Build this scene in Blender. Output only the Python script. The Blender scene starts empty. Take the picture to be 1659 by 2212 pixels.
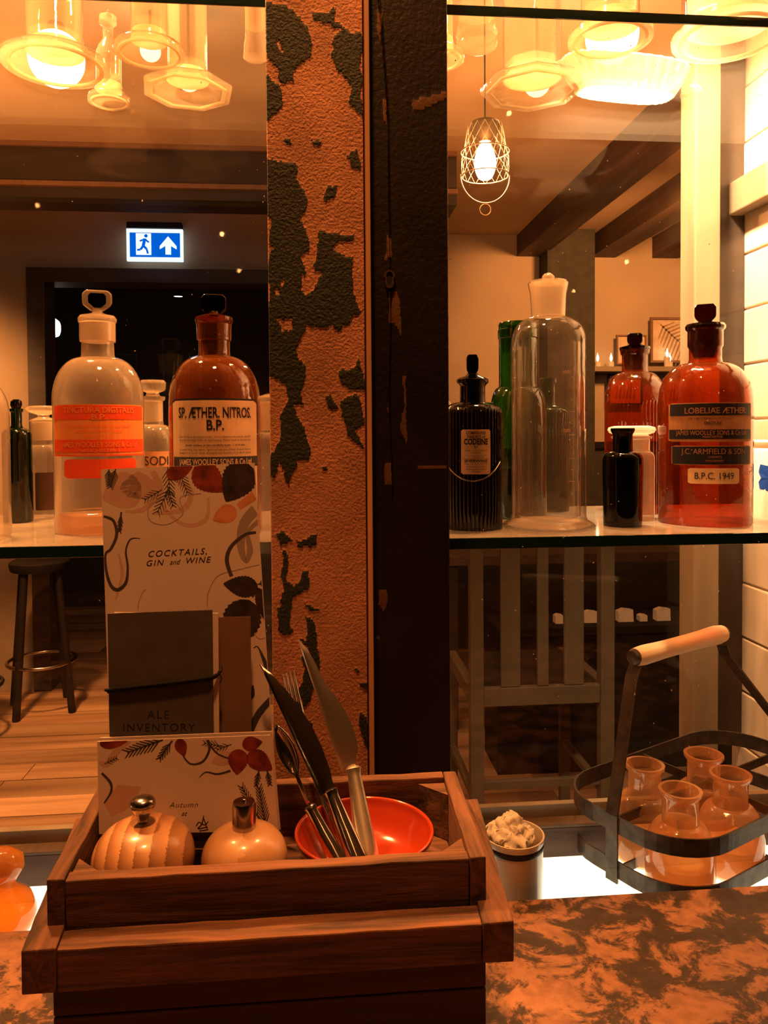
import bpy, bmesh, math, random
from mathutils import Vector, Matrix, noise
random.seed(7)
S = bpy.context.scene
COL = S.collection
PI = math.pi
rad = math.radians

# ------------------------------------------------------------------ camera
FPX, CX, CY, EYE = 1664.0, 829.5, 979.0, 1.35
YAW, PITCH, ROLL = rad(5.0), rad(-1.5), rad(0.4)
F_ = Vector((math.sin(YAW)*math.cos(PITCH), math.cos(YAW)*math.cos(PITCH), math.sin(PITCH)))
R0 = Vector((math.cos(YAW), -math.sin(YAW), 0)); U0 = R0.cross(F_)
U_ = U0*math.cos(ROLL)+R0*math.sin(ROLL); R_ = R0*math.cos(ROLL)-U0*math.sin(ROLL)
C_ = Vector((0, 0, EYE))
cd = bpy.data.cameras.new('camera'); cam = bpy.data.objects.new('camera', cd); COL.objects.link(cam)
m = Matrix((R_, U_, -F_)).transposed().to_4x4(); m.translation = C_; cam.matrix_world = m
cd.sensor_fit = 'VERTICAL'; cd.sensor_height = 24; cd.sensor_width = 24*1659/2212
cd.lens = FPX/2212*24; cd.shift_y = -(1106-CY)/2212; cd.clip_start = .02
S.camera = cam

# ------------------------------------------------------------------ world, exposure, lights
w = bpy.data.worlds.new('world'); S.world = w; w.use_nodes = True
w.node_tree.nodes['Background'].inputs[0].default_value = (1, .42, .13, 1)
w.node_tree.nodes['Background'].inputs[1].default_value = .012
S.view_settings.view_transform = 'Standard'; S.view_settings.look = 'None'
S.view_settings.exposure = 0.0; S.view_settings.gamma = 1; S.view_settings.use_curve_mapping = False
try:
    S.cycles.transparent_max_bounces = 40
    S.cycles.sample_clamp_indirect = 4
except Exception: pass
WARM = (1, .35, .085); AMB = (1, .40, .12); PALE = (1, .56, .25)

def lamp(kind, loc, power, col, size=.1, target=None, sizey=None, spot=None, blend=.4):
    l = bpy.data.lights.new('lamp_light', kind); l.energy = power; l.color = col
    if kind == 'AREA':
        l.size = size
        if sizey: l.shape = 'RECTANGLE'; l.size_y = sizey
    else: l.shadow_soft_size = size
    if kind == 'SPOT': l.spot_size = rad(spot or 60); l.spot_blend = blend
    o = bpy.data.objects.new('lamp_light', l); COL.objects.link(o); o.location = loc
    if target is not None: o.rotation_euler = (Vector(target)-Vector(loc)).to_track_quat('-Z', 'Y').to_euler()
    return o
# the ceiling lamp above the table and a weaker one behind the photographer
lamp('AREA', (-.06, .352, EYE+.95), 15.0, WARM, .07, (0.0, .46, EYE-.2))
lamp('AREA', (.10, -.55, EYE+.95), .22, WARM, .08, (0.0, .60, EYE+.1))
# small lamps above the cabinet shelves
lamp('AREA', (-.33, .78, EYE+.64), 24, AMB, .06, (-.28, .74, EYE))
lamp('AREA', (.24, .78, EYE+.64), 20, AMB, .06, (.30, .74, EYE))
lamp('SPOT', (.30, .72, EYE+.60), 150, (1, .66, .38), .03, (.57, .92, EYE+.10), spot=80, blend=.7)
# small lamps along the room behind the photographer
for (x, y, z, p) in ((-.9, -.8, .75, 1.2), (-.3, -1.3, .65, 1.2), (.55, -.9, .9, 1.2), (1.1, -1.4, .6, 1.2), (.1, -.5, 1.0, .4), (-.5, -.4, .9, .5), (.8, -.4, .8, .5)):
    lamp('POINT', (x, y, EYE+z), p*.17, AMB, .006)
# the room beyond the cabinet
lamp('SPOT', (-1.3, 2.7, 2.5), 420, AMB, .10, (-1.40, 3.0, 0), spot=64, blend=.35)
lamp('SPOT', (1.7, 3.2, 2.35), 170, AMB, .12, (1.7, 4.9, 1.85), spot=80, blend=.6)
lamp('SPOT', (.8, 2.3, 1.9), 60, WARM, .1, (.9, 2.5, 2.6), spot=150, blend=.6)  # this and the next: unseen uplights added to brighten the ceiling
lamp('SPOT', (-1.2, 2.3, 1.9), 60, WARM, .1, (-1.2, 2.4, 2.6), spot=150, blend=.6)
lamp('SPOT', (-2.1, 3.0, 1.9), 260, AMB, .08, (-1.95, 4.2, 1.5), spot=60, blend=.9)

# ------------------------------------------------------------------ helpers
def ray(px, py): return F_+R_*((px-CX)/FPX)+U_*((CY-py)/FPX)
def PY(px, py, Y): d = ray(px, py); return C_+d*(Y/d.y)
def PZ(px, py, Z): d = ray(px, py); return C_+d*((Z-EYE)/d.z)
def PP(px, py, o, n): d = ray(px, py); return C_+d*((o-C_).dot(n)/d.dot(n))
def mpp(p): return (p-C_).dot(F_)/FPX

def sr(r, g, b):
    f = lambda c: (c/255/12.92) if c/255 <= .04045 else ((c/255+.055)/1.055)**2.4
    return (f(r), f(g), f(b))

def nm(name):
    ma = bpy.data.materials.new(name); ma.use_nodes = True; nt = ma.node_tree
    for n in list(nt.nodes): nt.nodes.remove(n)
    out = nt.nodes.new('ShaderNodeOutputMaterial'); return ma, nt, out
def N(nt, t, **k):
    n = nt.nodes.new('ShaderNode'+t)
    for a, v in k.items():
        if a.startswith('i_'):
            key = a[2:].replace('_', ' ')
            n.inputs[key].default_value = v
        else: setattr(n, a, v)
    return n
def c4(c): return (c[0], c[1], c[2], 1)

def plain(name, col, rough=.6, metal=0, spec=.4, var=.15, scale=30, bump=.0, coat=0, stretch=(1, 1, 1)):
    ma, nt, out = nm(name); b = N(nt, 'BsdfPrincipled'); L = nt.links.new
    tc = N(nt, 'TexCoord'); mp = N(nt, 'Mapping'); mp.inputs['Scale'].default_value = stretch
    nz = N(nt, 'TexNoise'); nz.inputs['Scale'].default_value = scale; nz.inputs['Detail'].default_value = 6
    L(tc.outputs['Object'], mp.inputs[0]); L(mp.outputs[0], nz.inputs[0])
    rp = N(nt, 'ValToRGB'); rp.color_ramp.elements[0].position = .3; rp.color_ramp.elements[1].position = .7
    rp.color_ramp.elements[0].color = c4([x*(1-var) for x in col]); rp.color_ramp.elements[1].color = c4([min(1, x*(1+var)) for x in col])
    L(nz.outputs[0], rp.inputs[0]); L(rp.outputs[0], b.inputs['Base Color'])
    b.inputs['Roughness'].default_value = rough; b.inputs['Metallic'].default_value = metal
    b.inputs['Specular IOR Level'].default_value = spec; b.inputs['Coat Weight'].default_value = coat
    if bump:
        bp = N(nt, 'Bump'); bp.inputs['Strength'].default_value = bump; bp.inputs['Distance'].default_value = .002
        L(nz.outputs[0], bp.inputs['Height']); L(bp.outputs[0], b.inputs['Normal'])
    L(b.outputs[0], out.inputs[0]); return ma

def wood(name, c1, c2, axis=0, rough=.55, scale=60, bump=.5, rand=False, coat=0):
    st = [1, 1, 1]; st[axis] = .07
    ma, nt, out = nm(name); b = N(nt, 'BsdfPrincipled'); L = nt.links.new
    tc = N(nt, 'TexCoord'); mp = N(nt, 'Mapping'); mp.inputs['Scale'].default_value = st
    L(tc.outputs['Object'], mp.inputs[0])
    if rand:
        oi = N(nt, 'ObjectInfo'); vm = N(nt, 'VectorMath', operation='SCALE'); vm.inputs[0].default_value = (7, 9, 11)
        L(oi.outputs['Random'], vm.inputs['Scale']); L(vm.outputs[0], mp.inputs['Location'])
    nz = N(nt, 'TexNoise'); nz.inputs['Scale'].default_value = scale; nz.inputs['Detail'].default_value = 8; nz.inputs['Roughness'].default_value = .65
    nz.inputs['Distortion'].default_value = .6
    L(mp.outputs[0], nz.inputs[0])
    rp = N(nt, 'ValToRGB'); rp.color_ramp.elements[0].position = .35; rp.color_ramp.elements[1].position = .65
    rp.color_ramp.elements[0].color = c4(c1); rp.color_ramp.elements[1].color = c4(c2); L(nz.outputs[0], rp.inputs[0])
    if rand:
        mr = N(nt, 'MapRange'); mr.inputs['To Min'].default_value = .6; mr.inputs['To Max'].default_value = 1.2
        L(oi.outputs['Random'], mr.inputs[0]); vs = N(nt, 'VectorMath', operation='SCALE')
        L(rp.outputs[0], vs.inputs[0]); L(mr.outputs[0], vs.inputs['Scale']); L(vs.outputs[0], b.inputs['Base Color'])
    else: L(rp.outputs[0], b.inputs['Base Color'])
    b.inputs['Roughness'].default_value = rough; b.inputs['Coat Weight'].default_value = coat; b.inputs['Coat Roughness'].default_value = .12
    bp = N(nt, 'Bump'); bp.inputs['Strength'].default_value = bump; bp.inputs['Distance'].default_value = .0015
    L(nz.outputs[0], bp.inputs['Height']); L(bp.outputs[0], b.inputs['Normal'])
    L(b.outputs[0], out.inputs[0]); return ma

def glass(name, face, edge, gloss=1.0, rough=.03, haze=0.0, hcol=(.9, .85, .8), blend=.35, ior=1.5, noisy=0):
    """one glass wall: tinted see-through that deepens where the wall is seen edge-on, plus a real reflection"""
    ma, nt, out = nm(name); L = nt.links.new
    lw = N(nt, 'LayerWeight'); lw.inputs['Blend'].default_value = blend
    rp = N(nt, 'ValToRGB'); rp.color_ramp.elements[0].color = c4(face); rp.color_ramp.elements[1].color = c4(edge)
    rp.color_ramp.elements[0].position = .15; rp.color_ramp.elements[1].position = .95
    L(lw.outputs['Facing'], rp.inputs[0])
    tr = N(nt, 'BsdfTransparent'); L(rp.outputs[0], tr.inputs[0])
    last = tr.outputs[0]
    if haze > 0:
        df = N(nt, 'BsdfDiffuse'); df.inputs[0].default_value = c4(hcol)
        tl = N(nt, 'BsdfTranslucent'); tl.inputs[0].default_value = c4(hcol)
        ad = N(nt, 'MixShader'); ad.inputs[0].default_value = .5; L(df.outputs[0], ad.inputs[1]); L(tl.outputs[0], ad.inputs[2])
        mx = N(nt, 'MixShader'); mh = N(nt, 'MapRange'); mh.inputs['To Min'].default_value = haze; mh.inputs['To Max'].default_value = min(1, haze*3.2)
        L(lw.outputs['Facing'], mh.inputs[0]); L(mh.outputs[0], mx.inputs[0])
        L(last, mx.inputs[1]); L(ad.outputs[0], mx.inputs[2]); last = mx.outputs[0]
    l2 = N(nt, 'LayerWeight'); l2.inputs['Blend'].default_value = .5
    p5 = N(nt, 'Math', operation='POWER'); p5.inputs[1].default_value = 4.5; L(l2.outputs['Facing'], p5.inputs[0])
    ma_ = N(nt, 'Math', operation='MULTIPLY_ADD'); ma_.inputs[1].default_value = .85; ma_.inputs[2].default_value = .055; L(p5.outputs[0], ma_.inputs[0])
    mu = N(nt, 'Math', operation='MULTIPLY'); mu.inputs[1].default_value = gloss; mu.use_clamp = True; L(ma_.outputs[0], mu.inputs[0])
    gl = N(nt, 'BsdfGlossy'); gl.inputs['Roughness'].default_value = rough
    if noisy:
        nz = N(nt, 'TexNoise'); nz.inputs['Scale'].default_value = noisy; tc = N(nt, 'TexCoord'); L(tc.outputs['Object'], nz.inputs[0])
        bp = N(nt, 'Bump'); bp.inputs['Strength'].default_value = .35; bp.inputs['Distance'].default_value = .002
        L(nz.outputs[0], bp.inputs['Height']); L(bp.outputs[0], gl.inputs['Normal'])
    mg = N(nt, 'MixShader'); L(mu.outputs[0], mg.inputs[0]); L(last, mg.inputs[1]); L(gl.outputs[0], mg.inputs[2])
    L(mg.outputs[0], out.inputs[0]); return ma

def emit(name, col, s):
    ma, nt, out = nm(name); e = N(nt, 'Emission'); e.inputs[0].default_value = c4(col); e.inputs[1].default_value = s
    nt.links.new(e.outputs[0], out.inputs[0]); return ma

# --- mesh helpers
def link(name, bm, mat, parent=None, smooth=None, bevel=0):
    me = bpy.data.meshes.new(name); bmesh.ops.recalc_face_normals(bm, faces=bm.faces[:]); bm.to_mesh(me); bm.free()
    if smooth is not None:
        for p in me.polygons: p.use_smooth = True
        try: me.set_sharp_from_angle(angle=rad(smooth))
        except Exception: pass
    o = bpy.data.objects.new(name, me); COL.objects.link(o)
    me.materials.append(mat)
    if parent is not None: o.parent = parent
    if bevel:
        md = o.modifiers.new('bevel', 'BEVEL'); md.width = bevel; md.segments = 2; md.limit_method = 'ANGLE'
    return o
def tag(o, label, cat, group=None):
    o['label'] = label; o['category'] = cat
    if group: o['group'] = group
    return o
def thing(name, label, cat, loc=(0, 0, 0), rz=0, group=None):
    o = bpy.data.objects.new(name, None); COL.objects.link(o); o.empty_display_size = .02
    o.location = loc; o.rotation_euler = (0, 0, rz); return tag(o, label, cat, group)
def struct(o): o['kind'] = 'structure'; return o
def bx(bm, lo, hi, mtx=None):
    x0, y0, z0 = lo; x1, y1, z1 = hi
    v = [bm.verts.new((x, y, z)) for x in (x0, x1) for y in (y0, y1) for z in (z0, z1)]
    for f in ((0, 1, 3, 2), (4, 6, 7, 5), (0, 4, 5, 1), (2, 3, 7, 6), (0, 2, 6, 4), (1, 5, 7, 3)): bm.faces.new([v[i] for i in f])
    if mtx: bmesh.ops.transform(bm, matrix=mtx, verts=v)
    return v
def box(name, lo, hi, mat, parent=None, bevel=.0): bm = bmesh.new(); bx(bm, lo, hi); return link(name, bm, mat, parent, bevel=bevel)
def hexa(bm, bot, top):
    """solid from 4 bottom and 4 top points"""
    a = [bm.verts.new(p) for p in bot]; b = [bm.verts.new(p) for p in top]
    bm.faces.new(a[::-1]); bm.faces.new(b)
    for i in range(4): bm.faces.new((a[i], a[(i+1) % 4], b[(i+1) % 4], b[i]))
def lathe(bm, prof, seg=64, ribs=0, amp=0, rz=(0, 0), oct_=0):
    """prof: list of (r, z); closed where r == 0"""
    rows = []
    for (r, z) in prof:
        if r <= 1e-6: rows.append([bm.verts.new((0, 0, z))]); continue
        row = []
        for i in range(seg):
            a = 2*PI*i/seg; rr = r
            if ribs and rz[0] <= z <= rz[1]: rr = r+amp*(abs(math.cos(a*ribs/2))-1)
            if oct_: k = PI/oct_; aa = ((a+k) % (2*k))-k; rr = r*math.cos(k)/math.cos(aa)
            row.append(bm.verts.new((rr*math.cos(a), rr*math.sin(a), z)))
        rows.append(row)
    for A, B in zip(rows, rows[1:]):
        if len(A) == 1 and len(B) == 1: continue
        for i in range(seg):
            j = (i+1) % seg
            if len(A) == 1: bm.faces.new((A[0], B[j], B[i]))
            elif len(B) == 1: bm.faces.new((A[i], A[j], B[0]))
            else: bm.faces.new((A[i], A[j], B[j], B[i]))
def smoothprof(pts, n=6):
    """Catmull-Rom through (r,z) points"""
    out = []
    P = [pts[0]]+list(pts)+[pts[-1]]
    for i in range(1, len(P)-2):
        for k in range(n):
            t = k/n; r = []
            for c in (0, 1):
                a, b, d, e = P[i-1][c], P[i][c], P[i+1][c], P[i+2][c]
                r.append(.5*((2*b)+(-a+d)*t+(2*a-5*b+4*d-e)*t*t+(-a+3*b-3*d+e)*t**3))
            out.append((max(r[0], 0), r[1]))
    out.append(pts[-1]); return out
def tube(bm, pts, r, seg=8, closed=False, flat=None):
    """round tube, or flat strap when flat=(half width, half thickness) with width along the given up vector"""
    pts = [Vector(p) for p in pts]; n = len(pts); rows = []
    up = Vector((0, 0, 1))
    for i, p in enumerate(pts):
        if closed: t = (pts[(i+1) % n]-pts[i-1]).normalized()
        else: t = (pts[min(i+1, n-1)]-pts[max(i-1, 0)]).normalized()
        a = t.cross(up)
        if a.length < 1e-3: a = t.cross(Vector((0, 1, 0)))
        a.normalize(); b = a.cross(t).normalized()
        rr = r[i] if isinstance(r, (list, tuple)) else r
        if flat: rows.append([bm.verts.new(p+a*sx*flat[1]+b*sy*flat[0]) for sx, sy in ((1, 1), (-1, 1), (-1, -1), (1, -1))])
        else: rows.append([bm.verts.new(p+(a*math.cos(2*PI*k/seg)+b*math.sin(2*PI*k/seg))*rr) for k in range(seg)])
    m_ = len(rows[0])
    for i in range(n if closed else n-1):
        A, B = rows[i], rows[(i+1) % n]
        for k in range(m_): bm.faces.new((A[k], A[(k+1) % m_], B[(k+1) % m_], B[k]))
    if not closed: bm.faces.new(rows[0][::-1]); bm.faces.new(rows[-1])
def prism(bm, pts2, t, fn=None):
    """extruded outline; pts2 in (x,z), thickness t along y"""
    a = [bm.verts.new((x, -t/2, z)) for x, z in pts2]; b = [bm.verts.new((x, t/2, z)) for x, z in pts2]
    bm.faces.new(a); bm.faces.new(b[::-1])
    for i in range(len(a)): j = (i+1) % len(a); bm.faces.new((a[j], a[i], b[i], b[j]))

# --- flat lettering
def textmesh(lines):
    """lines: (text, x, y, size, opts) -> list of polygons as (verts2d, faces)"""
    V, Fc = [], []
    for (t, x, y, s, o) in lines:
        c = bpy.data.curves.new('t', 'FONT'); c.body = t; c.size = s; c.align_x = o.get('al', 'CENTER')
        c.shear = o.get('sh', 0); c.space_character = o.get('sp', 1); c.offset = o.get('off', 0)*s; c.resolution_u = 3
        ob = bpy.data.objects.new('t', c); COL.objects.link(ob)
        me = bpy.data.meshes.new_from_object(ob)
        sx = o.get('sx', 1)
        if 'w' in o and len(me.vertices):
            xs = [v.co.x for v in me.vertices]; sx = o['w']/max(1e-6, max(xs)-min(xs))
            if o.get('al', 'CENTER') == 'CENTER':
                mid = (max(xs)+min(xs))/2
                for v in me.vertices: v.co.x -= mid
        cs, sn = math.cos(o.get('rot', 0)), math.sin(o.get('rot', 0))
        n = len(V)
        for v in me.vertices:
            a, b = v.co.x*sx, v.co.y; V.append((x+a*cs-b*sn, y+a*sn+b*cs))
        for p in me.polygons: Fc.append([i+n for i in p.vertices])
        bpy.data.objects.remove(ob); bpy.data.curves.remove(c); bpy.data.meshes.remove(me)
    return V, Fc
def flatmesh(name, V, Fc, mat, parent, mp_):
    bm = bmesh.new(); vs = [bm.verts.new(mp_(*v)) for v in V]
    for f in Fc:
        try: bm.faces.new([vs[i] for i in f])
        except Exception: pass
    return link(name, bm, mat, parent)

# ------------------------------------------------------------------ materials
M = {}
M['crate'] = wood('weathered crate wood', (.04, .018, .010), (.23, .095, .045), 0, .85, 120, 1.0)
M['crate_y'] = wood('weathered crate wood across', (.04, .018, .010), (.23, .095, .045), 1, .85, 120, 1.0)
M['darkcrate'] = wood('dark box wood', (.035, .018, .012), (.09, .045, .03), 0, .8, 40, .6)
def mill_mat(name, c1, c2, sc):
    ma, nt, out = nm(name); L = nt.links.new; b = N(nt, 'BsdfPrincipled'); tc = N(nt, 'TexCoord')
    wv = N(nt, 'TexWave'); wv.inputs['Scale'].default_value = sc; wv.inputs['Distortion'].default_value = 1.2; wv.inputs['Detail'].default_value = 2; wv.inputs['Detail Scale'].default_value = 30
    wv.bands_direction = 'X'; wv.wave_profile = 'SAW'; L(tc.outputs['Object'], wv.inputs[0])
    rp = N(nt, 'ValToRGB'); rp.color_ramp.elements[0].color = c4(c1); rp.color_ramp.elements[1].color = c4(c2); L(wv.outputs[0], rp.inputs[0])
    L(rp.outputs[0], b.inputs['Base Color']); b.inputs['Roughness'].default_value = .35; b.inputs['Coat Weight'].default_value = .6; b.inputs['Coat Roughness'].default_value = .1
    L(b.outputs[0], out.inputs[0]); return ma
M['mill'] = mill_mat('laminated mill wood', (.26, .11, .045), (.62, .33, .16), 40)
M['mill2'] = mill_mat('plain mill wood', (.42, .22, .10), (.58, .33, .17), 9)
M['steel'] = plain('polished steel', (.62, .58, .55), .12, 1, .5, .05)
M['chrome'] = plain('worn chrome', (.45, .42, .40), .18, 1, .5, .1)
M['terra'] = plain('glazed terracotta', (.36, .035, .008), .18, 0, .6, .1, 20, coat=.8)
M['card'] = plain('cream card', (.62, .50, .46), .75, 0, .2, .04, 8)
M['cardedge'] = plain('card edge', (.50, .36, .27), .8, 0, .2, .05)
M['greybook'] = plain('grey kraft cover', (.075, .062, .048), .85, 0, .2, .12, 60)
M['brownbook'] = plain('brown kraft cover', (.17, .095, .055), .85, 0, .2, .1, 60)
M['ink'] = plain('black ink', (.012, .012, .014), .7, 0, .2, 0)
M['cord'] = plain('black elastic', (.01, .01, .01), .8, 0, .2, 0)
M['inkwash'] = plain('grey wash', (.30, .23, .21), .8, 0, .2, .1)
M['inkdark'] = plain('dark wash', (.055, .045, .045), .8, 0, .2, .2, 90)
M['leafdark'] = plain('dark leaf print', (.035, .022, .02), .8, 0, .2, .5, 120)
M['leafred'] = plain('red leaf print', (.20, .03, .018), .8, 0, .2, .5, 120)
M['leaforange'] = plain('orange leaf print', (.55, .22, .11), .8, 0, .2, .2, 120)
M['pinkwash'] = plain('pink wash', (.52, .33, .27), .8, 0, .2, .08, 60)
M['iron'] = plain('old dark iron', (.06, .045, .035), .5, .7, .4, .4, 80, .3)
M['handle'] = wood('worn pale handle', (.50, .27, .12), (.85, .62, .38), 0, .5, 30, .2)
M['enamel'] = plain('cream enamel', (.80, .70, .58), .3, 0, .5, .04, 10, coat=.4)
M['cotton'] = plain('cotton wool', (.85, .80, .72), 1, 0, 0, .05, 90, .6)
M['flock'] = plain('black rim', (.01, .01, .012), .4)
M['wallwhite'] = plain('white painted brick', (.78, .70, .60), .7, 0, .3, .08, 14, .8)
M['mortar'] = plain('painted mortar', (.70, .62, .52), .8, 0, .2, .1, 30, .5)
M['whitewood'] = plain('cream painted wood', (.24, .19, .13), .6, 0, .3, .2, 25, .4, stretch=(1, 1, .15))
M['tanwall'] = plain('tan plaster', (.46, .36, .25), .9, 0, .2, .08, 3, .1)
M['tanwall2'] = plain('shaded tan plaster', (.30, .24, .17), .9, 0, .2, .08, 3, .1)  # same tan plaster darkened, shade put into the colour
M['ceil'] = plain('ceiling plaster', (.55, .40, .26), .9, 0, .2, .1, 3)
M['beam'] = wood('dark beam wood', (.018, .012, .008), (.05, .032, .02), 0, .6, 12, .6)
M['joist'] = wood('brown joist wood', (.05, .03, .018), (.12, .07, .04), 1, .7, 12, .6)
M['plank'] = wood('worn floor plank', (.22, .12, .06), (.60, .40, .24), 0, .42, 5, .5, rand=True)
M['under'] = plain('sub floor', (.03, .02, .012), .9)
M['dark'] = plain('dark paint', (.008, .006, .005), .7, 0, .2, .2)
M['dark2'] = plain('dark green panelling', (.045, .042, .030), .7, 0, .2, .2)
M['chair'] = plain('sage painted wood', (.07, .055, .036), .7, 0, .3, .12, 12)
M['napkin'] = plain('white paper', (.7, .62, .5), .8)
M['framewood'] = plain('picture frame wood', (.20, .11, .06), .5)
M['frameblk'] = plain('black frame', (.01, .01, .01), .4)
M['paper'] = plain('picture paper', (.62, .48, .33), .8)
M['green_ink'] = plain('fern print', (.30, .20, .12), .8)
M['bead'] = plain('pale bead wood', (.50, .27, .14), .45, 0, .4, .3, 20, .2, stretch=(1, 1, .1))
M['brass'] = plain('dull brass', (.20, .11, .05), .35, .9)
M['cork'] = plain('ground glass', (.8, .7, .6), .7)

# mottled table
def table_mat():
    ma, nt, out = nm('mottled worn table top'); L = nt.links.new; b = N(nt, 'BsdfPrincipled')
    tc = N(nt, 'TexCoord'); mp = N(nt, 'Mapping'); mp.inputs['Scale'].default_value = (1, 1.1, 1); mp.inputs['Rotation'].default_value = (0, 0, .6)
    L(tc.outputs['Object'], mp.inputs[0])
    n1 = N(nt, 'TexNoise'); n1.inputs['Scale'].default_value = 30; n1.inputs['Detail'].default_value = 7; n1.inputs['Roughness'].default_value = .72; n1.inputs['Distortion'].default_value = .4
    n2 = N(nt, 'TexNoise'); n2.inputs['Scale'].default_value = 120; n2.inputs['Detail'].default_value = 4
    L(mp.outputs[0], n1.inputs[0]); L(mp.outputs[0], n2.inputs[0])
    rp = N(nt, 'ValToRGB'); rp.color_ramp.elements[0].position = .47; rp.color_ramp.elements[1].position = .54
    rp.color_ramp.elements[0].color = (.045, .026, .014, 1); rp.color_ramp.elements[1].color = (.36, .17, .085, 1)
    L(n1.outputs[0], rp.inputs[0])
    mx = N(nt, 'MixRGB', blend_type='MULTIPLY'); mx.inputs[0].default_value = .5
    r2 = N(nt, 'ValToRGB'); r2.color_ramp.elements[0].position = .35; r2.color_ramp.elements[1].position = .6
    r2.color_ramp.elements[0].color = (.35, .3, .25, 1); r2.color_ramp.elements[1].color = (1.0, 1, 1, 1)
    L(n2.outputs[0], r2.inputs[0]); L(rp.outputs[0], mx.inputs[1]); L(r2.outputs[0], mx.inputs[2]); L(mx.outputs[0], b.inputs['Base Color'])
    b.inputs['Roughness'].default_value = .5
    bp = N(nt, 'Bump'); bp.inputs['Strength'].default_value = .5; bp.inputs['Distance'].default_value = .002
    L(n1.outputs[0], bp.inputs['Height']); L(bp.outputs[0], b.inputs['Normal']); L(b.outputs[0], out.inputs[0]); return ma
M['table'] = table_mat()

# chipped paint driven by the relief of the mesh itself
def chip_mat(name, paint, bare, bumpscale, bstr, rough=.6):
    ma, nt, out = nm(name); L = nt.links.new; b = N(nt, 'BsdfPrincipled')
    at = N(nt, 'Attribute', attribute_name='chip'); tc = N(nt, 'TexCoord')
    n1 = N(nt, 'TexNoise'); n1.inputs['Scale'].default_value = bumpscale; n1.inputs['Detail'].default_value = 6
    n3 = N(nt, 'TexNoise'); n3.inputs['Scale'].default_value = 22; n3.inputs['Detail'].default_value = 5
    L(tc.outputs['Object'], n1.inputs[0]); L(tc.outputs['Object'], n3.inputs[0])
    rb = N(nt, 'ValToRGB'); rb.color_ramp.elements[0].position = .3; rb.color_ramp.elements[1].position = .7
    rb.color_ramp.elements[0].color = c4([x*.7 for x in bare]); rb.color_ramp.elements[1].color = c4([x*1.2 for x in bare]); L(n3.outputs[0], rb.inputs[0])
    rq = N(nt, 'ValToRGB'); rq.color_ramp.elements[0].color = c4([x*.6 for x in paint]); rq.color_ramp.elements[1].color = c4([x*1.5 for x in paint]); L(n3.outputs[0], rq.inputs[0])
    st = N(nt, 'ValToRGB'); st.color_ramp.elements[0].position = .45; st.color_ramp.elements[1].position = .55
    L(at.outputs['Fac'], st.inputs[0])
    mx = N(nt, 'MixRGB'); L(st.outputs[0], mx.inputs[0]); L(rb.outputs[0], mx.inputs[1]); L(rq.outputs[0], mx.inputs[2])
    L(mx.outputs[0], b.inputs['Base Color']); b.inputs['Roughness'].default_value = rough; b.inputs['Specular IOR Level'].default_value = .22
    bp = N(nt, 'Bump'); bp.inputs['Strength'].default_value = bstr; bp.inputs['Distance'].default_value = .0016
    L(n1.outputs[0], bp.inputs['Height']); L(bp.outputs[0], b.inputs['Normal']); L(b.outputs[0], out.inputs[0]); return ma
M['peel'] = chip_mat('peeling dark paint over plaster', (.020, .024, .018), (.40, .185, .10), 480, .9)
M['stile'] = chip_mat('worn black paint', (.10, .05, .022), (.011, .007, .0045), 300, .35, .42)

M['pane'] = glass('cabinet pane', (.98, .97, .96), (.8, .8, .8), .35, .02)
M['backpane'] = glass('rear cabinet pane', (.95, .93, .90), (.8, .8, .8), .22, .02)
M['shelf'] = glass('clear shelf glass', (.94, .96, .94), (.85, .92, .88), .8, .06, .13, (.95, .8, .62))  # warm haze stands in for the tan reflection along its top
M['shelfup'] = glass('clear upper shelf glass', (.97, .98, .96), (.92, .95, .92), .35, .03, .006, (.9, .8, .65))
M['shelfedge'] = plain('green glass edge', (.004, .022, .016), .08, 0, .9, 0, coat=1)
M['clear'] = glass('clear bottle glass', (.93, .90, .86), (.70, .58, .44), 1.4, .06, .13, (1, .84, .66), noisy=60)  # warm haze imitates light glowing in the glass
M['clearjar'] = glass('clear jar glass', (.96, .94, .92), (.6, .52, .42), 1.3, .04, .02, (.98, .9, .8), noisy=50)
M['thick'] = glass('thick glass base', (.92, .88, .8), (.8, .7, .5), 1.0, .1, .60, (1, .92, .8))  # milky haze stands in for lamp light refracted by the base
M['upjar'] = glass('bright-rimmed jar glass', (.96, .93, .88), (.9, .8, .62), 1.3, .05, .065, (1, .93, .82), noisy=50)  # pale edge haze imitates light caught in the rims
M['steel_lit'] = plain('steel with lit tone', (.95, .86, .74), .33, 1, .5, .05)  # paler than the other steel: light on the blade put into its colour
M['frost'] = glass('ground glass neck', (.55, .50, .42), (.4, .35, .3), .6, .3, .55, (.95, .88, .78))
M['flask'] = glass('dusty amber-lit flask glass', (.92, .74, .54), (.7, .42, .22), 1.2, .06, .20, (1, .60, .30), noisy=50)  # amber glow of the light put into tint and haze
M['milk'] = glass('milky orange contents', (.6, .38, .2), (.5, .3, .15), .3, .3, .55, (1, .72, .42))
M['amber'] = glass('amber glass', (.85, .36, .06), (.22, .035, .003), 1.5, .05, .07, (.75, .26, .05), noisy=90)
M['amberd'] = glass('deep amber glass', (.66, .19, .028), (.10, .012, .001), 1.15, .05, .035, (.7, .17, .03), noisy=90)
M['amberstop'] = glass('dark amber stopper', (.12, .03, .006), (.02, .004, .001), 1.2, .05)
M['green'] = glass('green glass', (.11, .36, .025), (.015, .07, .004), 1.4, .05, .014, (.12, .6, .05), noisy=80)
M['greenm'] = glass('bottle-green glass', (.035, .12, .012), (.008, .03, .003), 1.3, .06, .006, (.1, .5, .05))
M['greend'] = glass('black-green poison glass', (.012, .03, .005), (.002, .006, .001), 1.3, .06)
M['black'] = glass('black glass', (.002, .002, .002), (.001, .001, .001), 1.0, .06)
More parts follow.
